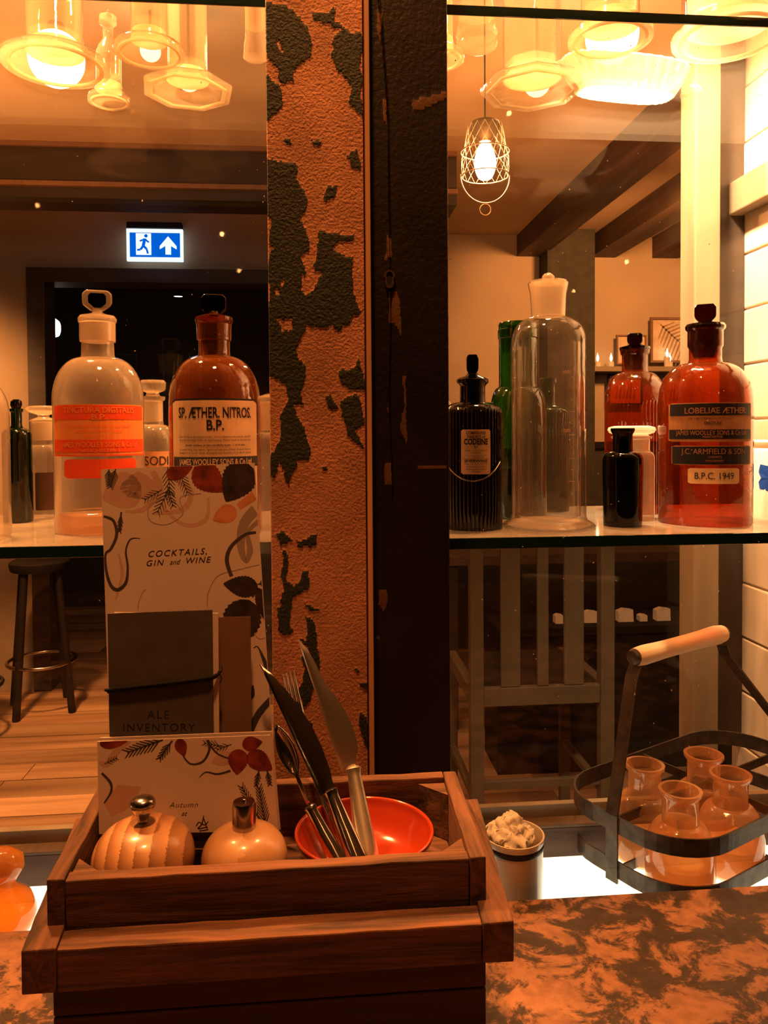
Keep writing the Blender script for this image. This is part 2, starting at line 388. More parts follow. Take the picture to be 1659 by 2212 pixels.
M['blueglass'] = plain('blue print', (.01, .06, .35), .4)
M['lab_cream'] = plain('old cream label', (.72, .50, .30), .8, 0, .2, .22, 35)
M['lab_orange'] = plain('orange label', (.80, .27, .07), .8, 0, .2, .1, 35)
M['lab_red'] = plain('red orange print', (.80, .085, .02), .8, 0, .2, .06, 35)
M['lab_black'] = plain('black label print', (.015, .013, .02), .6, 0, .3, 0)
M['lab_brown'] = plain('stained label', (.42, .20, .09), .8, 0, .2, .25, 50)
M['lab_dark'] = plain('smoke-dark label', (.05, .022, .01), .7, 0, .2, .2)

# ------------------------------------------------------------------ the setting
CEIL = PY(300, 312, 3.35).z
WR = 4.9
for _ in range(40): WR *= 1+.5*((CEIL-EYE)/(PY(1350, 512, WR).z-EYE)-1)
fl = struct(box('floor', (-4, -2.6, -.06), (4, 9.5, -.022), M['under']))
for r in range(50):
    y = 1.0+r*.15; x = -4+random.uniform(0, 1.2)
    while x < 3.2:
        ln = random.uniform(1.6, 2.6)
        if not (x+ln < -2.6-(y-1)*.35 or x > .6+y*.8):
            box('plank', (x+.002, y+.0025, -.022), (x+ln-.002, y+.1475, random.uniform(-.003, .001)), M['plank'], fl)
        x += ln
ce = struct(box('ceiling', (-4, -2.6, CEIL), (4, 9.5, CEIL+.06), M['ceil']))
# ceiling joists running away over the right-hand side
for i, x in enumerate((1.25, 1.72, 2.12, 2.52, 3.0)):
    box('joist', (x, 1.6, CEIL-.13), (x+.16, 4.9, CEIL), M['joist'], ce)
struct(box('trim_1', (-4, 3.35, PY(300, 430, 3.35).z), (.62, 3.55, CEIL), M['beam']))
bm = bmesh.new(); bx(bm, (-4, 3.325, PY(300, 408, 3.35).z), (.62, 3.349, PY(300, 398, 3.35).z)); bx(bm, (-4, 3.335, CEIL-.02), (.62, 3.349, CEIL))
o = struct(link('trim_2', bm, M['framewood']))
# partition with doorway on the left (Y 4.2)
def X(px, py, Y): return PY(px, py, Y).x
WL = 4.2
jl, jr, lz = X(88, 700, WL), X(640, 700, WL), PY(300, 582, WL).z
bm = bmesh.new(); bx(bm, (-4, WL, 0), (jl-.06, WL+.12, CEIL)); bx(bm, (jl-.06, WL, lz), (jr, WL+.12, CEIL)); bx(bm, (jr-.02, WL, 0), (jr+.25, WL+.12, CEIL))
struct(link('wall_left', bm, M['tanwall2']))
M['rust'] = chip_mat('rusty door lining', (.03, .022, .015), (.10, .05, .03), 60, .8)
dr = struct(bpy.data.objects.new('door_1', None)); COL.objects.link(dr)
box('lintel', (jl-.06, WL-.03, lz-.075), (jr+.02, WL+.14, lz), M['beam'], dr, .003)
box('jamb', (jl-.06, WL-.03, 0), (jl+.03, WL+.14, lz-.075), M['beam'], dr, .003)
# dark room behind the doorway
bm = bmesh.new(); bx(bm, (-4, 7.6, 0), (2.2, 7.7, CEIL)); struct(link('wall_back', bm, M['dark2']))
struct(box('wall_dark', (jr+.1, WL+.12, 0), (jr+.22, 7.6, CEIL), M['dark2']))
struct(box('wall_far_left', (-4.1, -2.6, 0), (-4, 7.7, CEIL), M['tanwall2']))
# far right wall and its pillar
struct(box('wall_right_back', (jr+.22, WR, 0), (4, WR+.1, CEIL), M['tanwall']))
pl, pr = X(1183, 800, 4.55), X(1285, 800, 4.55)
struct(box('wall_pillar', (pl, 4.55, 0), (pr, WR, CEIL), M['dark2']))
zd = PY(1290, 968, WR-.02).z
bm = bmesh.new(); bx(bm, (pr, WR-.02, 0), (4, WR, zd)); bx(bm, (jr+.22, WR-.02, 0), (pl, WR, zd)); struct(link('trim_3', bm, M['dark2']))
bm = bmesh.new(); bx(bm, (pr, WR-.045, zd), (4, WR, zd+.04)); struct(link('trim_4', bm, M['dark']))
zr = PY(1290, 795, WR-.03).z
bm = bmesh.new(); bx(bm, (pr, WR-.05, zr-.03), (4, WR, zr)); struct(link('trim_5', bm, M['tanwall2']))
struct(box('wall_far_right', (4, -2.6, 0), (4.1, WR+.1, CEIL), M['tanwall']))

struct(box('wall_front', (-4.1, -2.7, 0), (4.1, -2.6, CEIL), M['dark2']))
# white painted brick wall at the right of the cabinet, brick by brick
XW = .575
wl = struct(box('wall_right', (XW+.0035, .60, .70), (XW+.12, 1.02, 2.35), M['mortar']))
z = .70; k = 0
bme = None
while z < 2.33:
    y = .60-(.11 if k % 2 else 0)
    while y < 1.02:
        y0, y1 = max(y, .60), min(y+.2195, 1.02)
        if y1-y0 > .03:
            box('brick', (XW+random.uniform(-.0015, .0015), y0, z), (XW+.02, y1, z+.0718), M['wallwhite'], wl, .002)
        y += .222
    z += .074; k += 1

# ------------------------------------------------------------------ display cabinet
SH = EYE-.0885   # top of the lower glass shelf
UP = EYE+.343   # underside of the upper glass shelf
TZ = EYE-.373   # table top
D0, D1 = .62, .89
cab = thing('display_cabinet', 'see-through glazed cabinet with peeling post and black stile holding bottles', 'cabinet', (0, .6, TZ))
def inv(o, root):  # keep world coordinates while parented to an empty that stands elsewhere
    o.matrix_parent_inverse = root.matrix_basis.inverted(); return o
bpy.context.view_layer.update()
def inpoly(x, y, P):
    c = False; j = len(P)-1
    for i in range(len(P)):
        if (P[i][1] > y) != (P[j][1] > y) and x < (P[j][0]-P[i][0])*(y-P[i][1])/(P[j][1]-P[i][1])+P[i][0]: c = not c
        j = i
    return c
def cv(pts, ox, oy, s): return [(ox+a/s, oy+b/s) for a, b in pts]
c4_ = lambda p: cv(p, 540, 0, 3.16)
c5_ = lambda p: cv(p, 540, 600, 2.011)
PEEL = [c4_(p) for p in (
 [(60,0),(180,25),(250,50),(330,130),(430,300),(430,390),(380,420),(310,480),(300,560),(220,580),(190,470),(130,400),(60,250)],
 [(60,480),(150,520),(215,600),(215,700),(180,770),(60,900)],
 [(430,80),(540,90),(570,50),(580,140),(710,220),(760,200),(760,820),(690,700),(700,600),(600,500),(550,380),(570,250),(640,200),(470,160),(430,140)],
 [(225,930),(290,945),(285,985),(250,985)], [(430,970),(480,970),(480,1010),(440,1005)],
 [(60,1080),(180,1110),(330,1100),(330,1170),(300,1230),(380,1300),(400,1400),(350,1500),(390,1600),(420,1700),(360,1760),(400,1850),(330,2000),(350,2230),(60,2230),(60,1400)],
 [(650,1060),(730,1020),(760,1180),(690,1140)],
 [(500,1370),(530,1280),(600,1270),(590,1330),(520,1380)],
 [(450,1550),(550,1590),(700,1600),(690,1650),(600,1640),(570,1700),(700,1760),(700,1900),(730,2050),(740,2130),(500,2230),(350,2230),(400,2000),(500,1880),(440,1830),(470,1650)])]
PEEL += [c5_(p) for p in (
 [(60,60),(300,50),(440,60),(440,210),(380,240),(330,160),(260,210),(205,310),(235,380),(220,500),(235,560),(190,560),(230,660),(260,740),(260,800),(200,790),(175,870),(165,910),(155,860),(130,790),(115,870),(60,870),(95,760),(130,700),(125,600),(170,540),(120,430),(60,420)],
 [(380,400),(450,390),(480,350),(500,490),(440,480),(390,460)], [(330,520),(350,505),(390,560),(340,570)],
 [(400,520),(470,500),(500,620),(460,660),(500,760),(430,690),(400,600)],
 [(120,1110),(140,1100),(190,1150),(140,1170)], [(205,1140),(290,1110),(280,1170),(210,1170)],
 [(135,1190),(155,1190),(160,1310),(200,1340),(240,1270),(265,1280),(250,1350),(180,1400),(170,1450),(185,1540),(130,1540),(115,1440),(150,1350),(130,1280)],
 [(250,1400),(300,1450),(260,1440)],
 [(180,1560),(240,1570),(250,1470),(280,1500),(290,1560),(300,1700),(260,1850),(225,1870),(200,1800),(240,1750),(230,1650),(260,1600)],
 [(240,1920),(280,1930),(290,2010),(250,1980)], [(480,1890),(510,1900),(505,2060),(485,2000)], [(320,830),(340,830),(340,845),(322,843)],
 [(450,1690),(475,1700),(465,1720)], [(470,1760),(510,1770),(510,1800)])]
HOLES = [c4_(p) for p in ([(200,280),(215,290),(210,370),(190,330)], [(120,400),(150,440),(200,570),(160,570),(110,500)], [(80,2250),(80,1400),(130,1500),(120,2230)],
 [(165,1960),(205,1980),(190,2020),(165,2010)], [(210,1900),(235,1890),(225,1960),(205,1950)], [(360,1860),(400,1920),(500,1880),(440,1950),(380,2010),(340,1990)], [(115,1640),(160,1680),(150,1700),(115,1700)])]
HOLES += [c5_(p) for p in ([(115,180),(170,170),(185,220),(130,230)], [(105,440),(150,460),(170,530),(120,600),(100,560)])]
def relief(name, x0p, x1p, ztop, zbot, Yf, thick, polys, holes, mat, parent, nx, nz, hgt, gro=None, namp=9):
    """board whose front face carries the layers of paint as real relief; plus plain sides and back"""
    ax, bx_ = PY(x0p[0], 0, Yf), PY(x1p[0], 0, Yf)
    xl = lambda z: 0
    L0 = PY(x0p[0], 300, Yf).x*.5+PY(x0p[1], 1400, Yf).x*.5; L1 = PY(x1p[0], 300, Yf).x*.5+PY(x1p[1], 1400, Yf).x*.5
    boxes = [(min(a for a, b in P), max(a for a, b in P), min(b for a, b in P), max(b for a, b in P), P) for P in polys]
    hb = [(min(a for a, b in P), max(a for a, b in P), min(b for a, b in P), max(b for a, b in P), P) for P in holes]
    bm = bmesh.new(); rows = []; val = []
    for j in range(nz+1):
        z = zbot+(ztop-zbot)*j/nz; row = []
        for i in range(nx+1):
            x = L0+(L1-L0)*i/nx; v = Vector((x, Yf, z))-C_
            dp = v.dot(F_); px = CX+FPX*v.dot(R_)/dp; py = CY-FPX*v.dot(U_)/dp
            q = Vector((x*260, 0, z*260)); q2 = Vector((x*60, 5, z*60))
            ox = namp*.45*noise.noise(q)+namp*noise.noise(q2); oy = namp*.45*noise.noise(q+Vector((31, 0, 0)))+namp*noise.noise(q2+Vector((0, 9, 7)))
            sx, sy = px+ox, py+oy; c = 0.
            for b in boxes:
                if b[0] <= sx <= b[1] and b[2] <= sy <= b[3] and inpoly(sx, sy, b[4]): c = 1.; break
            if c:
                for b in hb:
                    if b[0] <= sx <= b[1] and b[2] <= sy <= b[3] and inpoly(sx, sy, b[4]): c = 0.; break
            d = hgt*c+hgt*.4*noise.noise(Vector((x*330, 3, z*330)))
            if gro:
                g = gro(px, py); d -= .0025*g
            e = min(i, nx-i)
            if e == 0: d -= .0012
            val.append(c); row.append(bm.verts.new((x, Yf-d, z)))
        rows.append(row)
    for j in range(nz):
        for i in range(nx): bm.faces.new((rows[j][i], rows[j][i+1], rows[j+1][i+1], rows[j+1][i]))
    bk = [[bm.verts.new((r[k].co.x, Yf+thick, r[k].co.z)) for k in (0, -1)] for r in (rows[0], rows[-1])]; val += [0]*4
    bm.faces.new([rows[j][0] for j in range(nz+1)]+[bk[1][0], bk[0][0]])
    bm.faces.new([rows[j][-1] for j in range(nz, -1, -1)]+[bk[0][1], bk[1][1]])
    bm.faces.new((bk[0][0], bk[1][0], bk[1][1], bk[0][1]))
    bm.verts.index_update()
    o = link(name, bm, mat, parent, smooth=50)
    at = o.data.attributes.new('chip', 'FLOAT', 'POINT'); at.data.foreach_set('value', val)
    return o, L0, L1
post, pL0, pL1 = relief('peeling_post', (570, 594), (782, 797), 2.0, TZ, .598, .045, PEEL, HOLES, M['peel'], cab, 120, 620, .0007)
inv(post, cab); post['label'] = 'post with dark green paint flaking off orange plaster'
def groove(px, py):
    pts = ((812, -60), (826, 60), (840, 260), (844, 560), (846, 700), (842, 860), (850, 1080))
    if py > 1090: return 0
    for (a, b), (c, d) in zip(pts, pts[1:]):
        if b <= py <= d:
            xc = a+(c-a)*(py-b)/(d-b); return max(0, 1-abs(px-xc)/2.2)
    return 0
CH = [c4_(p) for p in ([(860,80),(900,90),(895,280),(870,200)], [(1100,700),(1150,670),(1200,660),(1340,620),(1350,660),(1180,740),(1110,760)], [(915,690),(940,690),(930,840),(905,830)],
   [(940,1600),(965,1620),(970,1760),(920,1770),(930,1700)], [(945,1990),(1000,1990),(1025,2150),(1025,2212),(950,2212)])]
CH += [c5_(p) for p in ([(600,90),(650,90),(660,250),(610,170)], [(665,430),(680,430),(675,560),(685,640),(675,720),(655,660),(668,560)], [(585,810),(610,800),(620,900),(585,900)],
   [(700,818),(760,826),(850,812),(853,822),(760,834)], [(560,1360),(590,1350),(598,1400),(580,1450),(560,1420)], [(595,560),(605,560),(600,600)], [(550,1560),(565,1560),(560,1580)])]
stile, sL0, sL1 = relief('black_stile', (798, 808), (968, 972), 2.0, TZ, .602, .04, CH, [], M['stile'], cab, 100, 420, .0003, groove, 4)
inv(stile, cab); stile['label'] = 'black painted door stile with keyhole and long crack'
inv(box('bead', (pL1+.0008, .5925, TZ), (sL0-.0005, .63, 2.0), M['bead'], cab, .001), cab)['label'] = 'thin pale wooden bead between the two posts'
# keyhole
kp = PY(841, 597, .6015)
bm = bmesh.new(); ko = []; ki = []
for i in range(40):
    a = 2*PI*i/40; c, s = math.cos(a), math.sin(a)
    r = .0041 if s > -.2 else .0041+.0045*min(1, (-s-.2)/.7)
    hw = 1 if s > -.2 else .62
    ko.append((c*r*hw*1.05, s*r*1.1)); ki.append((c*r*hw*.62, s*r*.85))
for t, (A, B, y0, y1) in enumerate(((ko, ki, 0, .0016),)):
    va = [[bm.verts.new((kp.x+x, .6010-y, kp.z+z)) for x, z in P] for P, y in ((A, .0002), (A, .0016), (B, .0016), (B, .0002))]
    for q in range(3):
        for i in range(40): j = (i+1) % 40; bm.faces.new((va[q][i], va[q][j], va[q+1][j], va[q+1][i]))
kh = link('keyhole', bm, M['brass'], stile, smooth=40)
bm = bmesh.new(); vs = [bm.verts.new((kp.x+x, .6004, kp.z+z)) for x, z in ki]; vb = [bm.verts.new((kp.x+x, .602, kp.z+z)) for x, z in ki]
bm.faces.new(vs)
for i in range(40): bm.faces.new((vs[i], vs[(i+1) % 40], vb[(i+1) % 40], vb[i]))
link('keyhole_shade_plate', bm, M['dark'], stile)  # dark plate instead of a hole, its shade put into the colour
# panes
inv(box('glass_pane', (-.62, .628, TZ), (pL0+.01, .631, 2.0), M['pane'], cab), cab)
inv(box('glass_pane', (sL1-.01, .628, TZ), (XW, .631, 2.0), M['pane'], cab), cab)
inv(box('rear_pane', (-.75, D1+.02, EYE-.45), (XW, D1+.022, 2.0), M['backpane'], cab), cab)
# dust on the outside of the panes
M['dust'] = plain('pale dust', (.8, .7, .6), .9, 0, .2, 0)
rd = random.Random(11)
for (xa, xb, n_) in ((-.36, pL0-.004, 90), (sL1+.002, .40, 170)):
    bm = bmesh.new()
    for _ in range(n_):
        x = rd.uniform(xa, xb); z = EYE+rd.uniform(-.28, .33); r_ = rd.uniform(.00015, .0005)*(1.6 if rd.random() < .1 else 1); a0 = rd.random()*6
        if rd.random() < .5: x = xa+(xb-xa)*rd.random()**2.2 if xa > 0 else xb-(xb-xa)*rd.random()**2.2
        a = [bm.verts.new((x+r_*math.cos(a0+i*1.256)*rd.uniform(.6, 1.2), .6276, z+r_*rd.uniform(.8, 1.6)*math.sin(a0+i*1.256))) for i in range(5)]; b = [bm.verts.new(v.co+Vector((0, .0003, 0))) for v in a]
        bm.faces.new(a)
        for i in range(5): bm.faces.new((a[i], a[(i+1) % 5], b[(i+1) % 5], b[i]))
    o = inv(link('dust_specks', bm, M['dust'], cab), cab); o['kind'] = 'stuff'
# lit floor, ledges and corner post
FZ = EYE-.41
M['lightbox'] = emit('opal light panel', (1, .82, .52), 2.4)
LY = PZ(1200, 1850, FZ).y; z1_ = PY(1200, 1782, LY).z; Y2 = PZ(1200, 1763, z1_).y; z2_ = PY(1200, 1737, Y2).z
lbx = inv(box('light_panel', (-.70, .622, FZ-.01), (XW, LY-.001, FZ), M['lightbox'], cab), cab); lbx['label'] = 'glowing white light panel on the cabinet floor'
inv(box('inner_riser', (-.75, LY, FZ-.05), (XW, LY+.006, z1_-.0032), M['darkcrate'], cab, .0005), cab)
inv(box('inner_ledge', (-.75, LY, z1_-.003), (XW, Y2, z1_), M['joist'], cab, .0005), cab)
inv(box('bottom_rail', (-.75, Y2+.0003, z1_-.03), (XW, Y2+.008, z2_), M['whitewood'], cab, .0005), cab)
cpl, cpr = X(1500, 700, D1+.06), X(1556, 700, D1+.06)
inv(box('corner_post', (cpl, D1+.06, TZ-.05), (cpr, D1+.10, 2.0), M['whitewood'], cab, .002), cab)['label'] = 'cream painted rear corner post'
inv(box('dark_upright', (cpr+.004, D1+.105, TZ-.05), (XW, D1+.12, 2.0), M['beam'], cab), cab)
bt = box('shelf_batten', (XW-.022, .60, UP-.055), (XW-.0005, 1.0, UP-.012), M['whitewood'], cab, .002); inv(bt, cab); bt['label'] = 'brightly lit pale batten under the upper shelf'
inv(box('cabinet_floor', (-.75, .622, FZ-.10), (XW, D1+.04, FZ-.0605), M['joist'], cab), cab)
inv(box('top_board', (-.75, .60, 2.05), (XW, D1+.12, 2.07), M['joist'], cab), cab)

def shelf(name, z0, z1, label):
    t = thing(name, label, 'shelf', (-.09, .75, z0), group='glass shelves of the cabinet')
    o = inv(box('shelf_glass', (-.72, D0+.0155, z0), (XW-.003, D1, z1), M['shelf'] if z0 < EYE else M['shelfup'], t), t)
    e = inv(box('polished_edge', (-.72, D0+.0135, z0), (XW-.003, D0+.0153, z1), M['shelfedge'], t, .0005), t); e['label'] = 'dark green front edge'
    return t
shelf('glass_shelf', SH-.0095, SH, 'thick glass shelf with dark green edge carrying the medicine bottles')
shelf('glass_shelf', UP, UP+.008, 'upper glass shelf seen from below with glassware standing on it')
del bt

# ------------------------------------------------------------------ bottles
def prof_px(rows, base, mm): return [(h*mm, (base-y)*mm) for (y, h) in rows]
def bottle(name, label, cx, by, zs, body, mat, seg=72, ribs=0, rr=None, cat='bottle', group='bottles on the middle glass shelf', smooth=True, oct_=0, rz=0):
    p = PZ(cx, by, zs); p.z = zs+.0004; mm = mpp(p)
    t = thing(name, label, cat, p, -math.atan2(p.x, p.y)+rz, group)
    bm = bmesh.new(); pr_ = prof_px(body, by, mm); pr_ = [(0, pr_[0][1])]+pr_
    lathe(bm, pr_, seg if not ribs else ribs*8, ribs, .0013 if ribs else 0, ((by-rr[1])*mm, (by-rr[0])*mm) if rr else (0, 0), oct_)
    link('body', bm, mat, t, smooth=35)
    t['_mm'] = mm; return t, mm
def arc(y0, h0, y1, h1, n=8, k=1.0):
    """rounded shoulder from (y0,h0) on the body to (y1,h1) at the neck (going up)"""
    out = []
    for i in range(n+1):
        a = PI/2*i/n; out.append((y0+(y1-y0)*math.sin(a)**k, h1+(h0-h1)*math.cos(a)))
    return out
def part_lathe(t, name, rows, by, mm, mat, seg=48, closed=True, smooth=35):
    bm = bmesh.new(); pr_ = prof_px(rows, by, mm)
    if closed: pr_ = [(0, pr_[0][1])]+pr_+[(0, pr_[-1][1])]
    lathe(bm, pr_, seg); return link(name, bm, mat, t, smooth=smooth)
def plate_stopper(t, by, mm, ytop, ybot, hw, mat, thick=16, inner=None):
    h = (ybot-ytop)*mm; w_ = hw*mm; z0 = (by-ybot)*mm
    P = [(-w_*.38, 0), (w_*.38, 0), (w_*.95, h*.3), (w_, h*.42), (w_, h*.82), (w_*.72, h), (-w_*.72, h), (-w_, h*.82), (-w_, h*.42), (-w_*.95, h*.3)]
    bm = bmesh.new(); prism(bm, [(x, z0+z) for x, z in P], thick*mm)
    o = link('stopper', bm, mat, t, bevel=.0012)
    if inner is not None:
        bm = bmesh.new(); prism(bm, [(x*.6, z0+h*.16+z*.68) for x, z in P], thick*mm*1.1); link('stopper_facet', bm, inner, o)
    return o
def curved(t, name, r, x0, x1, z0, z1, mat, parent=None, lift=.0003, n=18, rc=.0):
    """label patch wrapped on the bottle; x along the surface (m), centre faces the camera"""
    bm = bmesh.new(); A, B = [], []
    for i in range(n+1):
        u = i/n; x = x0+(x1-x0)*u; a = x/r; q = 0
        e = min(x-x0, x1-x)
        if rc and e < rc: q = rc-math.sqrt(max(0, rc*rc-(rc-e)**2))
        R = r+lift
        A.append(bm.verts.new((R*math.sin(a), -R*math.cos(a), z0+q))); B.append(bm.verts.new((R*math.sin(a), -R*math.cos(a), z1-q)))
    for i in range(n): bm.faces.new((A[i], A[i+1], B[i+1], B[i]))
    return link(name, bm, mat, parent or t)
def curvedtext(t, name, r, lines, mat, parent, lift=.0006):
    V, Fc = textmesh(lines); bm = bmesh.new(); R = r+lift
    vs = [bm.verts.new((R*math.sin(x/r), -R*math.cos(x/r), y)) for x, y in V]
    for f in Fc:
        try: bm.faces.new([vs[i] for i in f])
        except Exception: pass
    return link(name, bm, mat, parent)

# -- big clear bottle with orange labels
t, mm = bottle('reagent_bottle', 'large clear glass bottle with orange labels and a faceted stopper', 218, 1146, SH,
    [(1150, 80), (1148, 90), (1140, 93), (900, 93), (866, 93)]+arc(866, 93, 775, 36, 9)+[(770, 34), (742, 33), (740, 37), (702, 37)], M['clear'])
part_lathe(t, 'ground_neck', [(742, 32), (741, 36), (702, 36.5), (700, 35)], 1146, mm, M['frost'])
part_lathe(t, 'rim', [(702, 36), (700, 39), (692, 40), (686, 36), (682, 20), (678, 10), (670, 9)], 1146, mm, M['clear'])
plate_stopper(t, 1146, mm, 631, 676, 30, M['clear'], inner=M['black'])
r = 93*mm; zy = lambda y, b=1146: (b-y)*mm
def lx(px, cx, r_px): return math.asin(max(-1, min(1, (px-cx)/r_px)))*r
x0, x1 = lx(131, 218, 93), lx(306, 218, 93)
lb = curved(t, 'label', r, x0, x1, zy(984), zy(878), M['lab_orange'], rc=.002)
curved(t, 'label_band', r, x0+.001, x1-.003, zy(909), zy(880), M['lab_red'], lb, .0005)
curved(t, 'label_band', r, x0+.001, x1-.001, zy(976), zy(950), M['lab_red'], lb, .0005)
curved(t, 'label_band', r, x0+.0003, x1-.0003, zy(984), zy(981), M['lab_red'], lb, .0005)
curvedtext(t, 'lettering', r, [('TINCTURA DIGITALIS', 0, zy(895), 17*mm, {'w': 150*mm, 'off': .01}), ('B.P.', 0, zy(909), 16*mm, {'w': 28*mm, 'off': .01}),
    ('JAMES WOOLLEY SONS & Co Ld', 0, zy(965), 15*mm, {'w': 165*mm, 'off': .01}), ('MANCHESTER 3', 0, zy(975), 9*mm, {'w': 80*mm})], M['lab_orange'], lb, .0008)
curvedtext(t, 'small_print', r, [('Prepared from standardised leaves, and of the strength', 0, zy(924), 6*mm, {}), ('required by the British Pharmacopoeia', 0, zy(934), 6*mm, {}), ('DOSE - 5 to 15 minims', 0, zy(944), 6*mm, {})], M['lab_red'], lb, .0008)
curved(t, 'lower_label', r, lx(150, 218, 93), lx(290, 218, 93), zy(1029), zy(990), M['lab_red'], rc=.002)
part_lathe(t, 'powder_dregs', [(1146, 82), (1143, 86), (1108, 86), (1104, 80)], 1146, mm, M['flask'])

# -- amber bottle with cream label
t, mm = bottle('reagent_bottle', 'amber glass bottle with a black-lettered cream label behind the menu card', 468, 1152, SH,
    [(1158, 84), (1155, 94), (1145, 97), (900, 97), (868, 96)]+arc(868, 96, 772, 34, 9)+[(765, 33), (740, 33), (738, 36), (704, 37)], M['amber'])
part_lathe(t, 'rim', [(704, 36), (702, 38), (696, 40), (689, 39), (684, 22), (680, 12), (676, 11)], 1152, mm, M['amberd'])
plate_stopper(t, 1152, mm, 640, 686, 27, M['amberstop'])
part_lathe(t, 'stopper_plug', [(770, 20), (740, 27), (705, 30)], 1152, mm, M['amberstop'])
r = 97*mm; zy = lambda y, b=1152: (b-y)*mm
x0, x1 = lx(382, 468, 97), lx(554, 468, 97)
lb0 = curved(t, 'label', r, x0, x1, zy(1110), zy(866), M['lab_black'], rc=.003)
lb = curved(t, 'label_paper', r, x0+.0016, x1-.0016, zy(1106), zy(870), M['lab_cream'], lb0, .0006, rc=.002)
curved(t, 'label_band', r, x0+.003, x1-.002, zy(1006), zy(985), M['lab_black'], lb0, .0009)
curvedtext(t, 'lettering', r, [('SP. ÆTHER. NITROS.', .0, zy(905), 30*mm, {'w': 160*mm, 'off': .022}), ('B.P.', 0, zy(930), 29*mm, {'w': 34*mm, 'off': .022})], M['lab_black'], lb0, .0010)
curvedtext(t, 'small_print', r, [('General use as an antispasmodic, and to observe two ounces, the B.P.', 0, zy(946), 6.2*mm, {'w': 158*mm}), ('should be kept free of spirituous Ether and in stores the', 0, zy(953), 6.2*mm, {'w': 158*mm}),
   ('doctor orders, is very carefully given - 1 to 4 mils.', 0, zy(963), 6.2*mm, {'off': .02}), ('In observing this spirit, Spirit of nitrous Ether should before', 0, zy(972), 6.2*mm, {'w': 158*mm}), ('keep in a cool, well stoppered bottle in a dark place', 0, zy(979), 6.2*mm, {'w': 158*mm})], M['lab_black'], lb0, .0010)
curvedtext(t, 'maker_lettering', r, [('JAMES WOOLLEY SONS & Co Ltd', 0, zy(1001), 17*mm, {'w': 158*mm, 'off': .015})], M['lab_cream'], lb0, .0012)

# -- small clear bottle with mushroom stopper
t, mm = bottle('reagent_bottle', 'small clear bottle with flat disc stopper between the green bottle and the orange-labelled one', 98, 1120, SH,
    [(1122, 28), (1119, 33), (1115, 34), (990, 34)]+arc(990, 34, 962, 25, 6)+[(955, 24), (950, 25), (912, 26)], M['clear'])
part_lathe(t, 'ground_neck', [(952, 23), (950, 24.5), (915, 25.5), (912, 24)], 1120, mm, M['frost'])
part_lathe(t, 'stopper', [(912, 28), (909, 29), (906, 24), (902, 12), (898, 12), (892, 30), (886, 38), (880, 36), (878, 30)], 1120, mm, M['clear'])
r = 34*mm; zy = lambda y, b=1120: (b-y)*mm
curved(t, 'label', r, lx(80, 98, 34), lx(118, 98, 34), zy(1100), zy(1020), M['lab_dark'], rc=.001)

# -- dark green bottle at the left
t, mm = bottle('poison_bottle', 'dark green square-shouldered bottle at the left end of the shelf', 40, 1128, SH,
    [(1130, 24), (1127, 29), (1124, 30), (940, 30)]+arc(940, 30, 926, 14, 5)+[(920, 11), (892, 11), (890, 14), (884, 14)], M['greenm'])
part_lathe(t, 'stopper', [(884, 9), (876, 12), (868, 11), (864, 6)], 1128, mm, M['greend'])
part_lathe(t, 'dark_contents', [(1126, 26), (1122, 28), (950, 28)], 1128, mm, M['greend'])
# -- clear bottle cut by the left edge
t, mm = bottle('reagent_bottle', 'pale clear bottle cut off by the left edge of the photo', -62, 1165, SH,
    [(1168, 68), (1162, 78), (1155, 80), (900, 80)]+arc(900, 80, 820, 30, 8)+[(800, 29), (760, 30)], M['clear'])
part_lathe(t, 'stopper', [(760, 20), (752, 33), (740, 34), (730, 20), (715, 18)], 1165, mm, M['clear'])
# -- SODIUM bottle
t, mm = bottle('reagent_bottle', 'clear bottle with disc stopper and a pale SODI label behind the menu card', 334, 1118, SH,
    [(1122, 38), (1118, 43), (1112, 44), (960, 44)]+arc(960, 44, 918, 22, 7)+[(910, 21), (868, 21), (866, 25), (858, 26)], M['clear'])
part_lathe(t, 'ground_neck', [(912, 19), (910, 20.5), (868, 20.5)], 1118, mm, M['frost'])
part_lathe(t, 'stopper', [(858, 22), (856, 15), (850, 13), (846, 24), (842, 27), (828, 28), (823, 24)], 1118, mm, M['clear'])
r = 44*mm; zy = lambda y, b=1118: (b-y)*mm
lb = curved(t, 'label', r, lx(302, 334, 44), lx(377, 334, 44), zy(1060), zy(975), M['lab_brown'], rc=.001)
curvedtext(t, 'lettering', r, [('SODIUM', lx(315, 334, 44), zy(1004), 27*mm, {'al': 'LEFT', 'w': 84*mm})], M['lab_black'], lb, .0008)
# -- clear bottle behind the post
t, mm = bottle('reagent_bottle', 'clear glass bottle with wide neck half hidden behind the peeling post', 596, 1140, SH,
    [(1144, 44), (1140, 49), (1134, 50), (960, 50)]+arc(960, 50, 935, 36, 6)+[(930, 34), (870, 34)], M['clear'])
part_lathe(t, 'ground_neck', [(930, 32), (928, 33), (872, 33.5)], 1140, mm, M['frost'])
part_lathe(t, 'stopper', [(870, 37), (864, 38), (858, 36), (852, 20)], 1140, mm, M['clear'])

